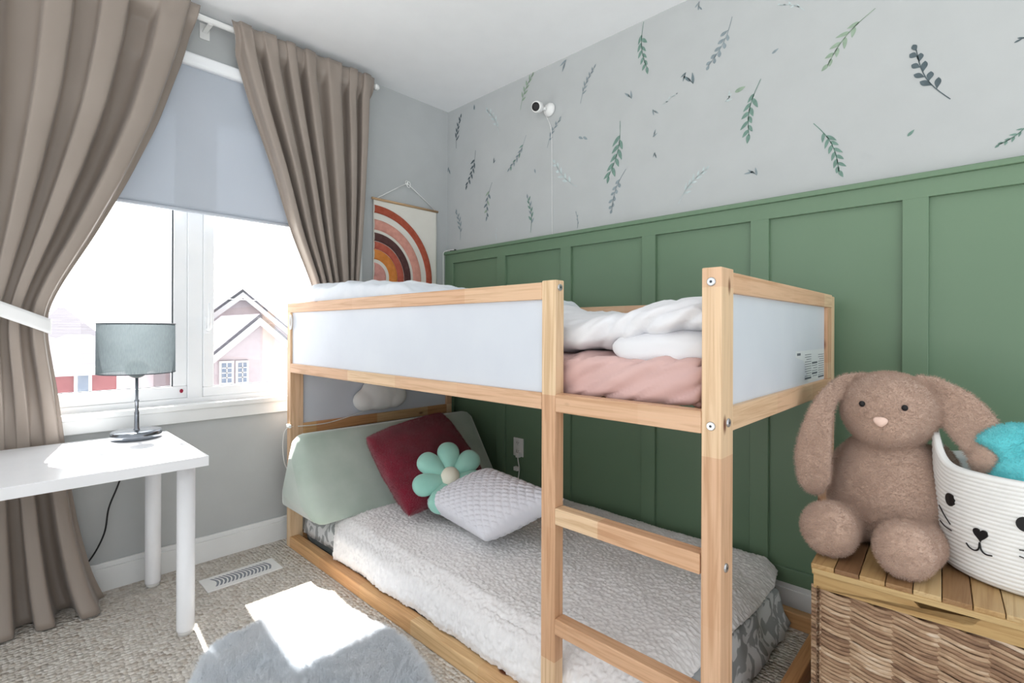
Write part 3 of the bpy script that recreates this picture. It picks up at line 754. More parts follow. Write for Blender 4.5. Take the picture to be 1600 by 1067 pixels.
# surface parameter lengths
SX = np.interp(us, [0, 1], [0, 1])
for j, v in enumerate(vs_):
    s = v*1.06           # arc position from the front hem
    # front drape then top then back
    y = ip(s, [0, .02, .06, .13, 1.0, 1.06], [-1.024, -1.034, -1.022, -.955, -.085, -.045]); z0_ = ip(s, [0, .03, .07, .13, .25, .98, 1.06], [.060, .10, .155, .192, .200, .204, .18])
    xl = ip(y, [-1.03, -.98, -.85, -.6, -.1], [.52, .43, .34, .33, .30]); xr = ip(y, [-1.03, -.7, -.4, -.18, -.05], [1.99, 2.0, 2.015, 2.01, 1.985])
    row = []
    for i, u in enumerate(us):
        x = xl+(xr-xl)*u; z = z0_
        de = (xr-x)
        if de < .10: z = min(z, .204-.055*((.10-de)/.10)**2)
        dl = x-xl
        if dl < .03: z -= .012*(1-dl/.03)
        wv = .011*nz(x*2.3, y*3.1, 1)+.008*nz(x*6+y*4, y*7, 2)+.010*max(0, nz(x*3+1, y*2.5, 6))
        if z0_ < .17: wv *= .35
        yy = y+(.014*nz(x*5, 0, 3)+.008*nz(x*14, 2, 3) if s < .12 else 0)*(1-s/.12 if s < .12 else 0)
        row.append([x, yy, z+wv])
    P.append(row)
P = np.array(P); gx = np.gradient(P, axis=0); gy_ = np.gradient(P, axis=1); nn = np.cross(gy_, gx); nn /= np.linalg.norm(nn, axis=2, keepdims=True)+1e-9
arc = np.concatenate([[0], np.cumsum(np.linalg.norm(np.diff(P[:, 200], axis=0), axis=1))])
hgt = sherpa(P[:, :, 0]+7, np.repeat(arc[:, None], NX, 1)+3)
P += nn*(hgt*.0085)[:, :, None]*np.sign(nn[:, :, 2:3].mean())
Pv = P.reshape(-1, 3); o0 = np.array([1.2, -.55, .1])
idx = np.arange(NX*NY).reshape(NY, NX); F = np.stack([idx[:-1, :-1], idx[:-1, 1:], idx[1:, 1:], idx[1:, :-1]], -1).reshape(-1, 4)
me = bpy.data.meshes.new('sherpa_blanket'); me.from_pydata((Pv-o0).tolist(), [], F.tolist()); me.materials.append(M['sherpa'])
for p in me.polygons: p.use_smooth = True
sb = bpy.data.objects.new('sherpa_blanket', me); COL.objects.link(sb); sb.location = o0; b.free()
tag(sb, 'off-white sherpa fleece blanket spread over the lower bunk mattress', 'blanket')
s = sb.modifiers.new('s', 'SOLIDIFY'); s.thickness = .006; s.offset = -1

# wedge bolster
b = nb(); ny = 46; ring = []
for j in range(ny+1):
    t = j/ny; y = -1.115+t*(-.075+1.115)
    e = min(1, min(t, 1-t)*ny/3.0); e = sqrt(1-(1-e)**2)*.5+.5 if e < 1 else 1
    xb0 = ip(y, [-1.115, -1.075, -.99, -.1], [.088, .092, .150, .150]); xf = ip(y, [-1.1, -.075], [.47, .575]); xt = ip(y, [-1.1, -.075], [.255, .325])
    zt = ip(y, [-1.1, -.075], [.560, .568]); zb = ip(y, [-1.1, -1.0, -.9, -.075], [.188, .195, .20, .20])
    pts = []
    tri = [Vector((xb0, zb)), Vector((xf, zb)), Vector((xf-.012, zb+.045)), Vector((xt+.02, zt)), Vector((xt-.035, zt-.004)), Vector((xb0, zb+.07))]
    c = sum(tri, Vector((0, 0)))/len(tri); m = len(tri); poly_ = []
    for a in range(m):   # rounded resample
        p0, p1, p2 = tri[a-1], tri[a], tri[(a+1) % m]; r1 = min(.022, (p1-p0).length*.35, (p2-p1).length*.35)
        q0 = p1+(p0-p1).normalized()*r1; q2 = p1+(p2-p1).normalized()*r1
        for k in range(5): tt = k/4; poly_.append(q0*(1-tt)**2+p1*2*tt*(1-tt)+q2*tt*tt)
    out = []
    for a in range(len(poly_)):   # subdivide long spans
        p, q = poly_[a], poly_[(a+1) % len(poly_)]; kk = 6 if (q-p).length > .05 else 1
        for k in range(kk): out.append(p+(q-p)*k/kk)
    out2 = []
    for p in out:
        d = p-c; bulge = .006*nz(p.x*6, y*5, p.y*6)
        out2.append((c.x+d.x*(e*(1+bulge*3)), y, c.y+d.y*e*(1+bulge)+(0 if e == 1 else (1-e)*.02)))
    ring.append([b.verts.new(p) for p in out2])
n_ = min(len(r) for r in ring)
for q, s in zip(ring[:-1], ring[1:]):
    for k in range(n_): b.faces.new((q[k], q[(k+1) % n_], s[(k+1) % n_], s[k])).smooth = True
b.faces.new(ring[0][::-1]).smooth = False; b.faces.new(ring[-1])
bmesh.ops.recalc_face_normals(b, faces=b.faces)
tag(obj('wedge_bolster', b, 'velvet'), 'long sage green velvet wedge bolster along the lower bunk headboard', 'cushion')

# cushions
def pillow(C4, th, nu=40, pinch=.06, pw=.42, round_=0.0, disp=None, flat_bottom=False):
    C4 = [Vector(c) for c in C4]; b = nb(); n = ((C4[1]-C4[0]).cross(C4[3]-C4[0])).normalized(); V = {}
    def base(u, v):
        if round_:
            k = 1-round_*(u*u*v*v); u, v = u*k, v*k
        uu = u*(1-pinch*(1-v*v)*abs(u)); vv = v*(1-pinch*(1-u*u)*abs(v))
        s, t = (uu+1)/2, (vv+1)/2
        return C4[0]*(1-s)*(1-t)+C4[1]*s*(1-t)+C4[2]*s*t+C4[3]*(1-s)*t
    for side in (1, -1):
        for i in range(nu+1):
            for j in range(nu+1):
                u, v = -cos(pi*i/nu), -cos(pi*j/nu)
                edge = i in (0, nu) or j in (0, nu)
                if edge and side == -1: V[(-1, i, j)] = V[(1, i, j)]; continue
                h = th*.5*max(0, (1-u*u)*(1-v*v))**pw
                d = disp(u, v, side) if disp else 0
                V[(side, i, j)] = b.verts.new(base(u, v)+n*side*(h+d*min(1, h/(th*.2))))
        for i in range(nu):
            for j in range(nu):
                q = [V[(side, i, j)], V[(side, i+1, j)], V[(side, i+1, j+1)], V[(side, i, j+1)]]
                b.faces.new(q if side == 1 else q[::-1]).smooth = True
    bmesh.ops.recalc_face_normals(b, faces=b.faces); return b
RC = [(.822, -.867, .262), (.731, -.337, .307), (.367, -.334, .591), (.458, -.865, .545)]
b = pillow(RC, .17, 50, .03, .40, .05, lambda u, v, s: .006*nz(u*3, v*3, s))
rp = tag(obj('fur_cushion', b, ['maroon', 'maroon']), 'dark red fluffy square cushion leaning on the green wedge', 'cushion')
def qd(u, v, s):
    a, c = (u+v)*5.2+.3*nz(u*2, v*2), (u-v)*5.2; g = min(abs((a % 1)-.5), abs((c % 1)-.5))
    g2 = min(abs((u*5.2*1.0) % 1-.5), 1); return .007*min(1, g*5)-.002+.002*nz(u*9, v*9)
QC = [(1.215, -.805, .272), (1.435, -.615, .43), (.985, -.55, .435), (.760, -.742, .275)]
b = pillow(QC, .17, 90, .05, .36, .0, qd); tag(obj('quilted_pillow', b, 'quilt'), 'pale grey quilted pillow lying in front of the flower cushion', 'pillow')
# flower cushion
fc = Vector((.835, -.655, .392)); nrm = Vector((.66, -.42, .62)).normalized(); ax = Vector((0, 0, 1)); ay = (ax-nrm*ax.dot(nrm)).normalized(); axx = ay.cross(nrm)
fl = thing('flower_cushion', fc, 'mint green daisy shaped cushion with cream centre on the red cushion', 'cushion')
B3 = Matrix((axx, ay, nrm)).transposed()
for k in range(7):
    a = radians(90+51.43*k); d = axx*cos(a)+ay*sin(a); b = nb(); t_ = bmesh.new(); bmesh.ops.create_uvsphere(t_, u_segments=28, v_segments=18, radius=1)
    for v in t_.verts:
        x, y, z = v.co; wd = .052*(.45+.55*(x+1)/2)*1.12; v.co = Vector((x*.074, y*wd*1.12, z*.032*(1+.15*x)))
    for f_ in t_.faces: f_.smooth = True
    rot = Matrix((d, nrm.cross(d), nrm)).transposed().to_4x4()
    merge(b, t_, 0, Matrix.Translation(fc+d*.094) @ rot); obj('petal', b, 'mint', fl)
b = nb(); t_ = bmesh.new(); bmesh.ops.create_uvsphere(t_, u_segments=18, v_segments=14, radius=1)
for f_ in t_.faces: f_.smooth = True
merge(b, t_, 0, Matrix.Translation(fc+nrm*.012) @ B3.to_4x4() @ Matrix.Diagonal((.042, .044, .030, 1))); obj('flower_centre', b, 'cream', fl, label='cream round flower centre')

# cloud night light + cord + switch
clp = thing('night_light', (.125, -.6, .60), 'white cloud shaped night light mounted on the bunk head panel', 'light')
b = nb()
ellipsoid(b, (.15, -.67, .668), (.03, .078, .062), 28); ellipsoid(b, (.15, -.58, .70), (.036, .125, .10), 32); ellipsoid(b, (.15, -.50, .675), (.03, .085, .068), 28); box(b, (.123, -.65, .612), (.176, -.52, .66), bev=.02, seg=4)
o = obj('cloud_shell', b, 'plastic', clp)
rm = o.modifiers.new('r', 'REMESH'); rm.mode = 'VOXEL'; rm.voxel_size = .006; rm.use_smooth_shade = True
sm_ = o.modifiers.new('sm', 'SMOOTH'); sm_.iterations = 12; sm_.factor = .6
b = nb(); tube(b, catmull([(.14, -.66, .612), (.142, -.72, .598), (.142, -.80, .583), (.142, -.88, .572), (.142, -.96, .571), (.142, -1.03, .575)], 6), .0022, 8)
tube(b, catmull([(.136, -1.05, .577), (.125, -1.075, .57), (.105, -1.082, .54), (.088, -1.080, .47), (.096, -1.075, .40), (.10, -1.06, .36)], 6), .0022, 8)
obj('cord', b, 'plastic', clp)
b = nb(); box(b, (.118, -1.078, .572), (.158, -1.066, .590), bev=.005, seg=3); ellipsoid(b, (.143, -1.079, .581), (.007, .003, .004), 12); obj('cord_switch', b, 'plastic', clp)

# outlet
ot = thing('wall_outlet', (.646, -.008, .39), 'white wall outlet with a plugged in charger on the green panelling', 'outlet')
b = nb(); box(b, (.608, -.0125, .336), (.682, -.006, .438), bev=.002); obj('cover_plate', b, 'plastic', ot)
for z in (.412, .366):
    b = nb(); lathe(b, [(0, 0), (.016, 0), (.017, .001), (.016, .002), (0, .002)], seg=20)
    for f_ in b.faces: pass
    bmesh.ops.rotate(b, verts=b.verts, cent=(0, 0, 0), matrix=Matrix.Rotation(pi/2, 3, 'X')); bmesh.ops.translate(b, verts=b.verts, vec=(.645, -.0125, z))
    s0 = obj('receptacle', b, 'plastic', ot)
    b = nb(); 
    for dx in (-.006, .006): box(b, (.645+dx-.001, -.0152, z-.002), (.645+dx+.001, -.0146, z+.006))
    ellipsoid(b, (.645, -.0149, z-.007), (.002, .0006, .002), 8); obj('slot', b, 'gasket', s0)
pc = thing('plug_cord', (.66, -.03, .2), 'white plug and cord hanging from the wall outlet', 'cord')
b = nb(); box(b, (.648, -.040, .335), (.672, -.0150, .362), bev=.004); obj('plug', b, 'plastic', pc)
b = nb(); tube(b, catmull([(.66, -.032, .336), (.668, -.035, .31), (.672, -.032, .28), (.668, -.03, .25), (.662, -.03, .215)], 6), .003, 8); box(b, (.638, -.045, .262), (.668, -.022, .285), bev=.004); obj('cord', b, 'plastic', pc)

# wall camera
wc = thing('security_camera', (.851, -.03, 2.2), 'small white camera fixed high on the leaf print wall', 'camera')
b = nb(); lathe(b, [(0, 0), (.033, 0), (.036, .004), (.034, .012), (.026, .022), (.012, .028), (0, .029)], seg=32)
bmesh.ops.rotate(b, verts=b.verts, cent=(0, 0, 0), matrix=Matrix.Rotation(pi/2, 3, 'X')); bmesh.ops.translate(b, verts=b.verts, vec=(.858, -.001, 2.212)); obj('mount', b, 'plastic', wc)
b = nb(); tube(b, [(.852, -.028, 2.212), (.835, -.05, 2.213)], .010, 12); obj('joint', b, 'plastic', wc)
dr = Vector((.25, -.92, -.30)).normalized(); base = Vector((.826, -.045, 2.222))
b = nb(); tube(b, [base-dr*.006, base, base+dr*.01, base+dr*.04, base+dr*.05, base+dr*.056], [.008, .020, .027, .029, .028, .024], 28); obj('camera_body', b, 'plastic', wc)
b = nb(); tube(b, [base+dr*.0555, base+dr*.058, base+dr*.059], [.0225, .021, .012], 24); obj('lens', b, 'black', wc)
b = nb(); tube(b, catmull([(.845, -.03, 2.19), (.866, -.012, 2.13), (.874, -.006, 2.05), (.876, -.005, 1.8), (.880, -.005, 1.545)], 6), .0013, 8); obj('cord', b, 'plastic', wc)
# corner cable
b = nb(); tube(b, catmull([(.10, -.03, 1.549), (.04, -.033, 1.549), (.012, -.040, 1.54), (.008, -.042, 1.50), (.008, -.04, 1.3), (.008, -.04, 1.05)], 6), .0028, 8)
tag(obj('corner_cable', b, 'plastic'), 'thin white cable dropping down the corner beside the green panelling', 'cable')
b = nb(); box(b, (.055, -.028, 1.5435), (.10, -.008, 1.553), bev=.003); tag(obj('cable_clip', b, 'black'), 'small black box on the end of the panelling ledge', 'clip')

# ================================================================== TABLE, LAMP
tb = thing('side_table', (.36, -2.05, 0), 'white table with round legs below the window', 'table')
TZ = .617; b = nb(); box(b, (.064, -2.56, TZ-.034), (.655, -1.548, TZ), bev=.0015); obj('tabletop', b, 'white_lacquer', tb)
for x, y in ((.095, -1.598), (.560, -1.592), (.095, -2.51), (.56, -2.51)):
    b = nb(); tube(b, [(x, y, .012), (x, y, .018), (x, y, TZ-.036)], [.0262, .0272, .0272], 28); l_ = obj('leg', b, 'white_lacquer', tb)
    b = nb(); tube(b, [(x, y, 0), (x, y, .02)], [.023, .023], 20); obj('leg_foot', b, 'plastic', l_)
    b = nb(); box(b, (x-.035, y-.035, TZ-.038), (x+.035, y+.035, TZ-.034)); obj('mounting_plate', b, 'white_lacquer', tb)
LX, LY = .150, -1.662
lp_ = thing('table_lamp', (LX, LY, TZ), 'table lamp with grey drum shade and chrome base', 'lamp')
b = nb(); lathe(b, [(0, 0), (.078, 0), (.082, .004), (.082, .026), (.078, .030), (.03, .031), (.014, .032), (0, .032)], (LX, LY, TZ+.0005), 48); obj('base', b, 'dark_metal', lp_)
b = nb(); lathe(b, [(.012, .03), (.011, .034), (.0085, .04), (.0075, .09), (.0082, .10), (.0062, .105), (.0062, .14), (.008, .143), (.008, .147), (.0055, .150), (.0055, .31), (0, .31)], (LX, LY, TZ), 24); obj('pole', b, 'dark_metal', lp_)
b = nb(); SR = .124; z0, z1 = .872-TZ, 1.062-TZ
lathe(b, [(SR+.001, z0), (SR, z1)], (LX, LY, TZ), 64); sh = obj('lamp_shade', b, 'shade', lp_)
b = nb()
b.free()
for z in (z0, z1):
    b = nb(); tube(b, [(LX+SR*cos(t), LY+SR*sin(t), TZ+z) for t in np.linspace(0, 2*pi, 65)[:-1]], .0022, 6, closed=True); obj('shade_ring', b, 'gasket', sh)
b = nb(); 
for k in range(3): tube(b, [(LX, LY, .93), (LX+SR*cos(2.1*k+.4), LY+SR*sin(2.1*k+.4), .875)], .0016, 6)
obj('shade_spider', b, 'gasket', sh)
b = nb(); tube(b, [(LX, LY, .872), (LX, LY, .89)], .037, 24); ellipsoid(b, (LX, LY, .89), (.038, .038, .040), 24); obj('bulb_holder', b, 'dark_mat', lp_)
b = nb(); tube(b, catmull([(.030, -1.69, .583), (.028, -1.675, .52), (.026, -1.70, .42), (.024, -1.73, .33), (.024, -1.745, .23), (.026, -1.79, .14), (.03, -1.86, .08), (.03, -1.93, .03)], 8), .0032, 8)
tag(obj('lamp_cord', b, 'black'), 'black cord hanging down the wall below the table', 'cord')

# floor vent
fv = thing('floor_vent', (.262, -1.317, 0), 'white slotted floor register in the carpet', 'vent')
b = nb(); vx0, vx1, vy0, vy1 = .200, .328, -1.462, -1.172
box(b, (vx0, vy0, 0), (vx1, vy1, .006), bev=.002); fpl = obj('vent_plate', b, 'plastic', fv)
b = nb()
for k in range(15):
    y = vy0+.038+k*(vy1-vy0-.085)/14; P = []
    for t in np.linspace(0, 1, 10):
        x = vx0+.024+t*(vx1-vx0-.048); dy = .014*sin(pi*t); P.append([(x, y+dy-.0045, .0063), (x, y+dy+.0045, .0063)])
    grid(b, P)
M['vent_dark'] = newmat('vent_shadow', (140, 144, 152), .7); obj('vent_slots', b, 'vent_dark', fpl)

# rug
b = nb(); cxr, cyr = 1.13, -1.40; ring = []
def rr(t): return .455*(1+.05*sin(3*t+.6)+.035*sin(5*t+1.2)+.02*sin(9*t))
for k in range(26):
    f_ = k/25; ring.append([])
    for j in range(120):
        t = 2*pi*j/120; r = rr(t)*f_; x, y = cxr+r*cos(t), cyr+r*sin(t)*.64
        y = min(y, YF-.012)
        z = .003+.020*min(1, (1-f_)*14)**.6+.007*abs(nz(x*16, y*16))*min(1, (1-f_)*8)
        ring[-1].append((x, y, z))
V = [[b.verts.new(p) for p in rg] for rg in ring[1:]]; c0 = b.verts.new((cxr, cyr, .023))
for j in range(120):
    b.faces.new((c0, V[0][j], V[0][(j+1) % 120])).smooth = True
    for q, s in zip(V[:-1], V[1:]): b.faces.new((q[j], s[j], s[(j+1) % 120], q[(j+1) % 120])).smooth = True
bmesh.ops.recalc_face_normals(b, faces=b.faces)
rg = tag(obj('fur_rug', b, ['rug', 'rug']), 'pale grey fluffy rug on the carpet beside the bunk', 'rug')

# ================================================================== HAMPER
HA = radians(3.2); HO = Vector((2.251, -.732, 0))
def hr(x, y, z): return (HO.x+x*cos(HA)-y*sin(HA), HO.y+x*sin(HA)+y*cos(HA), z)
def hrot(b):
    for v in b.verts: v.co = Vector(hr(*v.co))
HW, HD = .56, .46
hp = thing('wicker_hamper', hr(HW/2, HD/2, 0), 'woven wicker storage hamper with slatted wooden lid', 'hamper')
b = nb()
nB = 12; bw = (HW)/nB
for k in range(nB): box(b, (k*bw+.0007, 0.004, .484), ((k+1)*bw-.0007, HD, .5), mi=[0, 3, 0, 1, 2, 1, 0, 2, 1, 3, 0, 1][k], bev=.0018)
hrot(b); lid = obj('lid', b, ['acacia0', 'acacia1', 'acacia2', 'acacia3'], hp)
b = nb(); box(b, (0.003, 0, .4775), (HW-.003, .016, .490), bev=.0015); box(b, (0.003, HD-.016, .4775), (HW-.003, HD-.001, .484), bev=.0015); box(b, (.003, .016, .4775), (.019, HD-.016, .484)); box(b, (HW-.019, .016, .4775), (HW-.003, HD-.016, .484)); hrot(b); obj('lid_frame', b, 'hamper_rail', lid)
# top rail of the basket with a hand slot cut in its upper edge
b = nb(); t_ = nb(); prof = [(.006, .4765), (.188, .4765), (.194, .470), (.200, .461), (.212, .458), (.268, .458), (.280, .461), (.286, .470), (.292, .4765), (HW-.006, .4765), (HW-.006, .445), (.006, .445)]
vf = [t_.verts.new((x, .004, z)) for x, z in prof]; vb_ = [t_.verts.new((x, .020, z)) for x, z in prof]
t_.faces.new(vf); t_.faces.new(vb_[::-1])
for k in range(len(prof)): t_.faces.new((vf[k], vb_[k], vb_[(k+1) % len(prof)], vf[(k+1) % len(prof)]))
bmesh.ops.triangulate(t_, faces=[f_ for f_ in t_.faces if len(f_.verts) > 4]); bmesh.ops.recalc_face_normals(t_, faces=t_.faces); merge(b, t_)
box(b, (.006, HD-.02, .445), (HW-.006, HD-.004, .4765)); box(b, (.006, .020, .445), (.022, HD-.02, .4765)); box(b, (HW-.022, .020, .445), (HW-.006, HD-.02, .4765)); hrot(b)
obj('top_rail', b, 'hamper_rail', hp)
b = nb(); box(b, (.03, .03, .01), (HW-.03, HD-.03, .44)); hrot(b); obj('liner', b, 'dark_mat', hp)
# woven body
Vw, Fw, Tn = [], [], []
def strand(side, z, par, ph):
    ln = HW if side in (0, 2) else HD; sp = .076 if side in (0, 2) else .075; n = int(ln/sp*10); tone = random.random(); seg = 6; base0 = None
    for i in range(n+1):
        s = ln*i/n; a = pi*(s-.038)/sp+par*pi+ph
        out = .0082*cos(a); dz = -.0060*sin(a)+.0012*nz(s*30, z*200, par); r = .0042*(1+.25*nz(s*25, z*90))
        tone_i = tone*.6+.4*random.Random(int((s/sp)+par*.5+z*1000)*7+par).random()
        if side == 0: c, n2, = (s, .020-out-.004), (0, -1)
        elif side == 1: c, n2 = (.020-out-.004, s), (-1, 0)
        elif side == 2: c, n2 = (s, HD-.016+out), (0, 1)
        else: c, n2 = (HW-.016+out, s), (1, 0)
        for k in range(seg):
            t = 2*pi*k/seg; dn, dzz = cos(t)*r*.8, sin(t)*r*1.15
            Vw.append(hr(c[0]+n2[0]*dn, c[1]+n2[1]*dn, z+dz+dzz)); Tn.append(tone_i)
        if i:
            q = len(Vw)-2*seg
            for k in range(seg): Fw.append((q+k, q+(k+1) % seg, q+seg+(k+1) % seg, q+seg+k))
for side in range(4):
    z = .006; row = 0
    while z < .445:
        ph = 0.0
        for par in (0, 1): strand(side, z+random.uniform(-.0008, .0008), par, ph)
        z += .0092 + random.uniform(-.0006, .0006); row += 1
Vw = np.array(Vw); hb = np.array(hp.location); me = bpy.data.meshes.new('woven_body'); me.from_pydata((Vw-hb).tolist(), [], Fw)
at = me.attributes.new('tone', 'FLOAT', 'POINT'); at.data.foreach_set('value', Tn)
for p in me.polygons: p.use_smooth = True
me.materials.append(M['wicker']); wb = bpy.data.objects.new('woven_body', me); COL.objects.link(wb); wb.parent = hp
b = nb()
for s in np.arange(.038, HW, .076):
    tube(b, [(s, .020, .0), (s, .020, .446)], .005, 8); tube(b, [(s, HD-.020, .0), (s, HD-.020, .446)], .005, 8)
for s in np.arange(.038, HD, .075):
    tube(b, [(.020, s, .0), (.020, s, .446)], .005, 8)
hrot(b); obj('stakes', b, 'hamper_rail', hp)

# ---- rope basket
RX, RY, RR = 2.625, -.450, .170; RZ = .5005
bk = thing('rope_basket', (RX, RY, RZ), 'white rope basket with black cat face standing on the hamper', 'basket')
ncoil = 26; hh = .232; prof = [(0, .002)]
def ear(t):   # raised rim at the two cat ears
    d1 = math.atan2(sin(t-radians(184)), cos(t-radians(184))); d2 = math.atan2(sin(t-radians(20)), cos(t-radians(20)))
    return .058*(math.exp(-(d1/.30)**2)+math.exp(-(d2/.30)**2))
NS = ncoil*6
for i in range(NS+1):
    t = i/NS; prof.append((RR*.965+.006*t+.0022*abs(sin(pi*t*ncoil))-.012*(1-min(1, t*12))**2, .002+hh*t))
prof += [(RR*.965+.004, hh+.005), (RR*.965-.004, hh+.003)]
for i in range(12): prof.append((RR*.965-.006, hh*(1-i/11)+.006))
prof.append((0, .006))
def rmod(r, z, t):
    k = max(0, z/hh); e = ear(t); return r+e*.06*k, z*(1+e*k**3/hh*1.0)
b = nb(); lathe(b, prof, (RX, RY, RZ), 128, mod=rmod); obj('basket_wall', b, 'rope', bk)
def onb(pts, name, mi='black', off=.0042, fan=True):
    """flat embroidered shape given by (angle deg, height) points, wrapped on the basket"""
    b = nb()
    ctr = (sum(p[0] for p in pts)/len(pts), sum(p[1] for p in pts)/len(pts)); vs = []
    def P_(a, z, o_): r = RR*.965+.006*(z-RZ)/hh+o_; return (RX+r*cos(radians(a)), RY+r*sin(radians(a)), z)
    c_ = b.verts.new(P_(*ctr, off)); vs = [b.verts.new(P_(a, z, off)) for a, z in pts]; vl = [b.verts.new(P_(a, z, .0005)) for a, z in pts]
    for k in range(len(pts)):
        b.faces.new((c_, vs[k], vs[(k+1) % len(pts)])); b.faces.new((vs[k], vl[k], vl[(k+1) % len(pts)], vs[(k+1) % len(pts)]))
    bmesh.ops.recalc_face_normals(b, faces=b.faces); return obj(name, b, mi, bk)
def ell(a, z, ra, rz, n=20): return [(a+ra*cos(2*pi*k/n), z+rz*sin(2*pi*k/n)) for k in range(n)]
onb(ell(-143.2, .661, 4.4, .0145), 'cat_eye'); onb(ell(-96.6, .655, 4.6, .0150), 'cat_eye')
def heart(a, z, ra, rz, n=30):
    out = []
    for k in range(n):
        t = 2*pi*k/n; out.append((a+ra*(16*sin(t)**3)/16, z+rz*(13*cos(t)-5*cos(2*t)-2*cos(3*t)-cos(4*t))/16))
    return out
onb(heart(-120.4, .609, 4.6, .0155), 'cat_nose')
def line(pts, name, r=.0016):
    b = nb(); W = []
    for a, z in pts: rr_ = RR*.965+.006*(z-RZ)/hh+.0035; W.append((RX+rr_*cos(radians(a)), RY+rr_*sin(radians(a)), z))
    tube(b, catmull(W, 6), r, 6); obj(name, b, 'black', bk)
line([(-129.8, .580), (-127.5, .573), (-124, .571), (-121.6, .577), (-120.8, .592)], 'cat_mouth'); line([(-120.8, .592), (-119.8, .577), (-117.2, .571), (-113.5, .572)], 'cat_mouth')
for pts in ([(-157, .635), (-150, .620), (-143, .605)], [(-156, .600), (-149, .594), (-142, .592)], [(-99.5, .601), (-94, .603), (-88, .607)], [(-99.5, .588), (-94, .585), (-88, .583)]): line(pts, 'cat_whisker', .0012)
def blobs(name, parts, mat, parent=None, voxel=.006, it=8, mats=None):
    """one continuous surface from overlapping rounded volumes"""
    b = nb(); parts(b); me = bpy.data.meshes.new('tmp'); b.to_mesh(me); b.free(); o = bpy.data.objects.new('tmp', me); COL.objects.link(o)
    r = o.modifiers.new('r', 'REMESH'); r.mode = 'VOXEL'; r.voxel_size = voxel
    s = o.modifiers.new('s', 'SMOOTH'); s.iterations = it; s.factor = .5
    dg = bpy.context.evaluated_depsgraph_get(); me2 = bpy.data.meshes.new_from_object(o.evaluated_get(dg)); bpy.data.objects.remove(o)
    me2.name = name; bb = bmesh.new(); bb.from_mesh(me2)
    for f_ in bb.faces: f_.smooth = True
    return obj(name, bb, mat, parent)
# teal plush in the basket
def teal(b):
    tube(b, catmull([(2.555, -.50, .76), (2.59, -.475, .79), (2.64, -.45, .785), (2.70, -.43, .765)], 6), [.030]+[.045]*17+[.04], 20)
    ellipsoid(b, (2.60, -.50, .72), (.055, .06, .06), 20); ellipsoid(b, (2.66, -.47, .71), (.07, .07, .06), 20); ellipsoid(b, (2.62, -.44, .66), (.10, .09, .05), 20)
o = blobs('plush_toy', teal, ['teal', 'teal']); tag(o, 'turquoise plush toy poking out of the rope basket', 'toy')
tealo = o

# ---- bunny
by = thing('plush_rabbit', (2.36, -.46, .5), 'large brown plush rabbit with drooping ears sitting on the hamper', 'toy')
def taper(b, pts, rs, n=6, seg=20, flat=1.0):
    c = catmull(pts, n); t = np.linspace(0, 1, len(c)); r = list(np.interp(t, np.linspace(0, 1, len(rs)), rs)); tube(b, c, r, seg, flat=flat)
def earb(b, pts, wd, th, nrm):
    c = catmull(pts, 8); n = len(c); seg = 24; R_ = []
    for i, p in enumerate(c):
        d = (c[min(i+1, n-1)]-c[max(i-1, 0)]).normalized(); s = i/(n-1); a = d.cross(Vector(nrm)).normalized(); q = a.cross(d).normalized()
        w_ = float(np.interp(s, np.linspace(0, 1, len(wd)), wd)); h_ = float(np.interp(s, np.linspace(0, 1, len(th)), th))
        R_.append([b.verts.new(p+a*cos(2*pi*k/seg)*w_+q*sin(2*pi*k/seg)*h_ - q*(.35*h_*(1-abs(cos(2*pi*k/seg)))*(1 if sin(2*pi*k/seg) > 0 else 0))) for k in range(seg)])
    for q, s in zip(R_[:-1], R_[1:]):
        for k in range(seg): b.faces.new((q[k], q[(k+1) % seg], s[(k+1) % seg], s[k]))
    b.faces.new(R_[0][::-1]); b.faces.new(R_[-1])
def bun(b):
    # pear shaped body
    lathe(b, [(0, 0), (.085, .004), (.122, .03), (.136, .075), (.134, .12), (.118, .175), (.095, .225), (.07, .26), (.045, .285), (0, .30)], (2.362, -.43, .503), 40, mod=lambda r, z, t: (r*(1-.08*abs(sin(t))), z))
    ellipsoid(b, (2.363, -.450, .838), (.103, .102, .098), 32); ellipsoid(b, (2.363, -.498, .805), (.070, .062, .055), 26)   # head, muzzle
    # legs stretched forward ending in large round feet
    taper(b, [(2.30, -.45, .545), (2.278, -.54, .550), (2.272, -.62, .560)], [.055, .050, .050]); ellipsoid(b, (2.2735, -.655, .565), (.060, .048, .063), 28)
    taper(b, [(2.42, -.47, .545), (2.436, -.56, .548), (2.430, -.63, .555)], [.055, .048, .048]); ellipsoid(b, (2.419, -.668, .562), (.056, .046, .061), 28)
    # arms hanging at the sides
    taper(b, [(2.30, -.42, .73), (2.262, -.41, .68), (2.250, -.41, .62), (2.256, -.42, .58)], [.030, .032, .032, .028])
    taper(b, [(2.442, -.41, .74), (2.466, -.40, .70), (2.474, -.41, .66)], [.034, .036, .030])
    # ears
    earb(b, [(2.315, -.42, .915), (2.266, -.470, .902), (2.236, -.520, .850), (2.224, -.550, .785), (2.218, -.565, .715), (2.222, -.570, .650), (2.230, -.566, .618)], [.018, .020, .026, .036, .043, .038, .014], [.012, .013, .014, .016, .017, .016, .010], (.15, -1, .1))
    earb(b, [(2.410, -.40, .912), (2.452, -.402, .898), (2.490, -.425, .862), (2.522, -.455, .820), (2.545, -.485, .780), (2.552, -.500, .745)], [.020, .028, .046, .050, .042, .030], [.014, .016, .018, .020, .026, .026], (.1, -1, .25))
    ellipsoid(b, (2.549, -.505, .752), (.032, .030, .036), 20)
bo = blobs('rabbit_body', bun, ['bunny', 'bunny'], by, .0055, 5)
b = nb(); ellipsoid(b, (2.3210, -.5440, .860), (.0068, .004, .0075), 14); obj('eye', b, 'black', by)
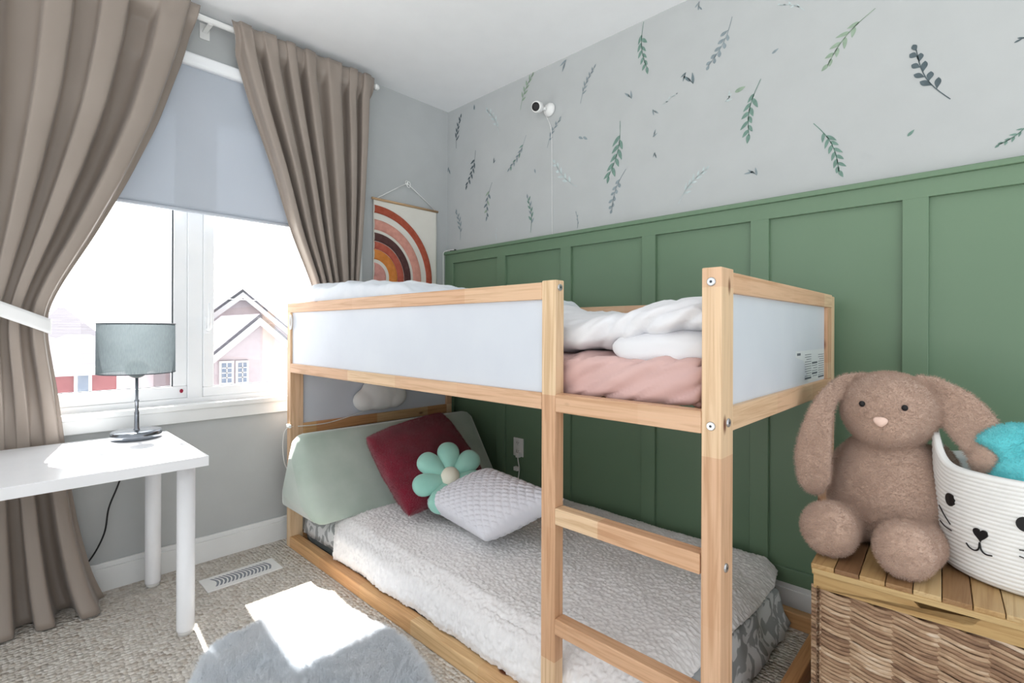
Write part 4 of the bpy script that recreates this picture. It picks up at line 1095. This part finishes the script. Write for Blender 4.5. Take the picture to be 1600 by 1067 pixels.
b = nb(); ellipsoid(b, (2.4060, -.5440, .859), (.0068, .004, .0075), 14); obj('eye', b, 'black', by)
b = nb(); t_ = bmesh.new(); bmesh.ops.create_uvsphere(t_, u_segments=20, v_segments=12, radius=1)
for v in t_.verts: v.co = Vector((v.co.x*.018*(.45+.55*(v.co.z+1)/2)*1.1, v.co.y*.008, v.co.z*.0125))
for f_ in t_.faces: f_.smooth = True
merge(b, t_, 0, Matrix.Translation((2.361, -.563, .822))); obj('nose', b, 'bunny_nose', by, label='pale pink nose')

# ================================================================== OUTSIDE
b = nb(); box(b, (-60, -40, -3.3), (-.3, 50, -3.2)); struct('ground', b, 'ground')
def gable(name, xf, y0, y1, ze, zr, depth, wallm, label, wins, zb=-3.2, trim=.12):
    t = thing(name, (xf-depth/2, (y0+y1)/2, zb), label, 'house', 'houses across the street')
    yc = (y0+y1)/2; b = nb()
    P = [(y0, zb), (y1, zb), (y1, ze), (yc, zr), (y0, ze)]; a = [b.verts.new((xf, y, z)) for y, z in P]; c = [b.verts.new((xf-depth, y, z)) for y, z in P]
    b.faces.new(a); b.faces.new(c[::-1])
    for k in range(5): b.faces.new((a[k], c[k], c[(k+1) % 5], a[(k+1) % 5]))
    bmesh.ops.recalc_face_normals(b, faces=b.faces); wl = obj('wall', b, wallm, t)
    b = nb()
    for s in (-1, 1):
        ye = yc+s*((y1-y0)/2+.3); zz = ze-.3*(zr-ze)/((y1-y0)/2)
        q = [(yc, zr+.02), (ye, zz+.02), (ye, zz+.12), (yc, zr+.14)]; f1 = [b.verts.new((xf+.3, y, z)) for y, z in q]; f2 = [b.verts.new((xf-depth, y, z)) for y, z in q]
        b.faces.new(f1); b.faces.new(f2)
        for k in range(4): b.faces.new((f1[k], f2[k], f2[(k+1) % 4], f1[(k+1) % 4]))
    bmesh.ops.recalc_face_normals(b, faces=b.faces); obj('roof', b, 'roof', t)
    b = nb()
    for s in (-1, 1):
        ye = yc+s*((y1-y0)/2+.3); zz = ze-.3*(zr-ze)/((y1-y0)/2)
        q = [(yc, zr-trim), (ye, zz-trim), (ye, zz+.05), (yc, zr+.05)]; f1 = [b.verts.new((xf+.33, y, z)) for y, z in q]; f2 = [b.verts.new((xf+.28, y, z)) for y, z in q]
        b.faces.new(f1); b.faces.new(f2)
        for k in range(4): b.faces.new((f1[k], f2[k], f2[(k+1) % 4], f1[(k+1) % 4]))
    bmesh.ops.recalc_face_normals(b, faces=b.faces); obj('fascia', b, 'snow_white', t)
    for (wy0, wy1, wz0, wz1) in wins:
        b = nb(); box(b, (xf, wy0-.05, wz0-.05), (xf+.05, wy1+.05, wz1+.05)); f_ = obj('window', b, 'snow_white', t)
        b = nb(); box(b, (xf+.05, wy0, wz0), (xf+.06, wy1, wz1)); pn = obj('pane', b, 'pane', f_)
        b = nb(); box(b, (xf+.06, (wy0+wy1)/2-.012, wz0), (xf+.07, (wy0+wy1)/2+.012, wz1))
        for k in (1, 2, 3): z = wz0+(wz1-wz0)*k/4; box(b, (xf+.06, wy0, z-.012), (xf+.07, wy1, z+.012))
        obj('glazing_bars', b, 'snow_white', f_)
    return t
gable('house', -10, 1.42, 3.15, .50, 1.26, 2.5, 'brick_pale', 'pale brick house gable with two small windows seen through the right pane', [(1.56, 1.76, -.17, .27), (1.90, 2.08, -.18, .265)])
gable('house', -13.2, .9, 5.0, .35, 2.05, 4.0, 'brick_pale', 'taller gabled house rising behind the pale brick one', [])
def hip(name, x0, x1, y0, y1, ze, zr, inset, wallm, label, wins, zb=-3.2):
    t = thing(name, ((x0+x1)/2, (y0+y1)/2, zb), label, 'house', 'houses across the street')
    b = nb(); box(b, (x0, y0, zb), (x1, y1, ze)); obj('wall', b, wallm, t)
    b = nb(); e = .3; q = [b.verts.new(p) for p in ((x0-e, y0-e, ze), (x1+e, y0-e, ze), (x1+e, y1+e, ze), (x0-e, y1+e, ze))]; xm = (x0+x1)/2
    r1, r2 = b.verts.new((xm, y0+inset, zr)), b.verts.new((xm, y1-inset, zr))
    b.faces.new(q[::-1]); b.faces.new((q[0], q[1], r1)); b.faces.new((q[1], q[2], r2, r1)); b.faces.new((q[2], q[3], r2)); b.faces.new((q[3], q[0], r1, r2))
    bmesh.ops.recalc_face_normals(b, faces=b.faces); obj('roof', b, 'roof', t)
    b = nb(); box(b, (x1+.28, y0-e, ze-.12), (x1+.34, y1+e, ze+.02)); obj('gutter', b, 'snow_white', t)
    for (wy0, wy1, wz0, wz1) in wins:
        b = nb(); box(b, (x1, wy0, wz0), (x1+.05, wy1, wz1)); f_ = obj('window', b, 'snow_white', t)
        b = nb(); box(b, (x1+.05, wy0+.05, wz0+.05), (x1+.06, wy1-.05, wz1-.05)); obj('pane', b, 'pane', f_)
    return t
hip('house', -13.5, -9, -5.2, -.45, .36, 1.35, 1.8, 'brick', 'red brick house with grey hip roof seen through the left pane', [(-1.04, -.80, -.3, .30)])
hip('house', -22.5, -18.5, -1.4, 1.6, -.1, .85, 1.2, 'snow_white', 'low pale house roof between the red brick house and the mullion', [])
hip('house', -34, -28, -6, -1.5, .8, 2.2, 1.5, 'snow_white', 'distant pale roof beyond the red brick house', [])
hip('house', -30, -26, -.8, 1.2, .6, 2.0, .9, 'brick_pale', 'distant small roof showing just above the lamp shade', [])
b = nb(); tube(b, [(-7, -9, 1.72), (-7, -3, 1.61), (-7, 2, 1.55), (-7, 9, 1.60)], .006, 5)
tag(obj('power_line', b, 'snow_white'), 'thin overhead wire crossing the bright sky outside the window', 'cable')

HAIR = True
if HAIR:
    hair(bo, 110000, .0055, .0006, 2); hair(rp, 70000, .006, .0006, 2); hair(rg, 16000, .016, .0006, 2, 16, .011); hair(tealo, 30000, .005, .0006, 2)
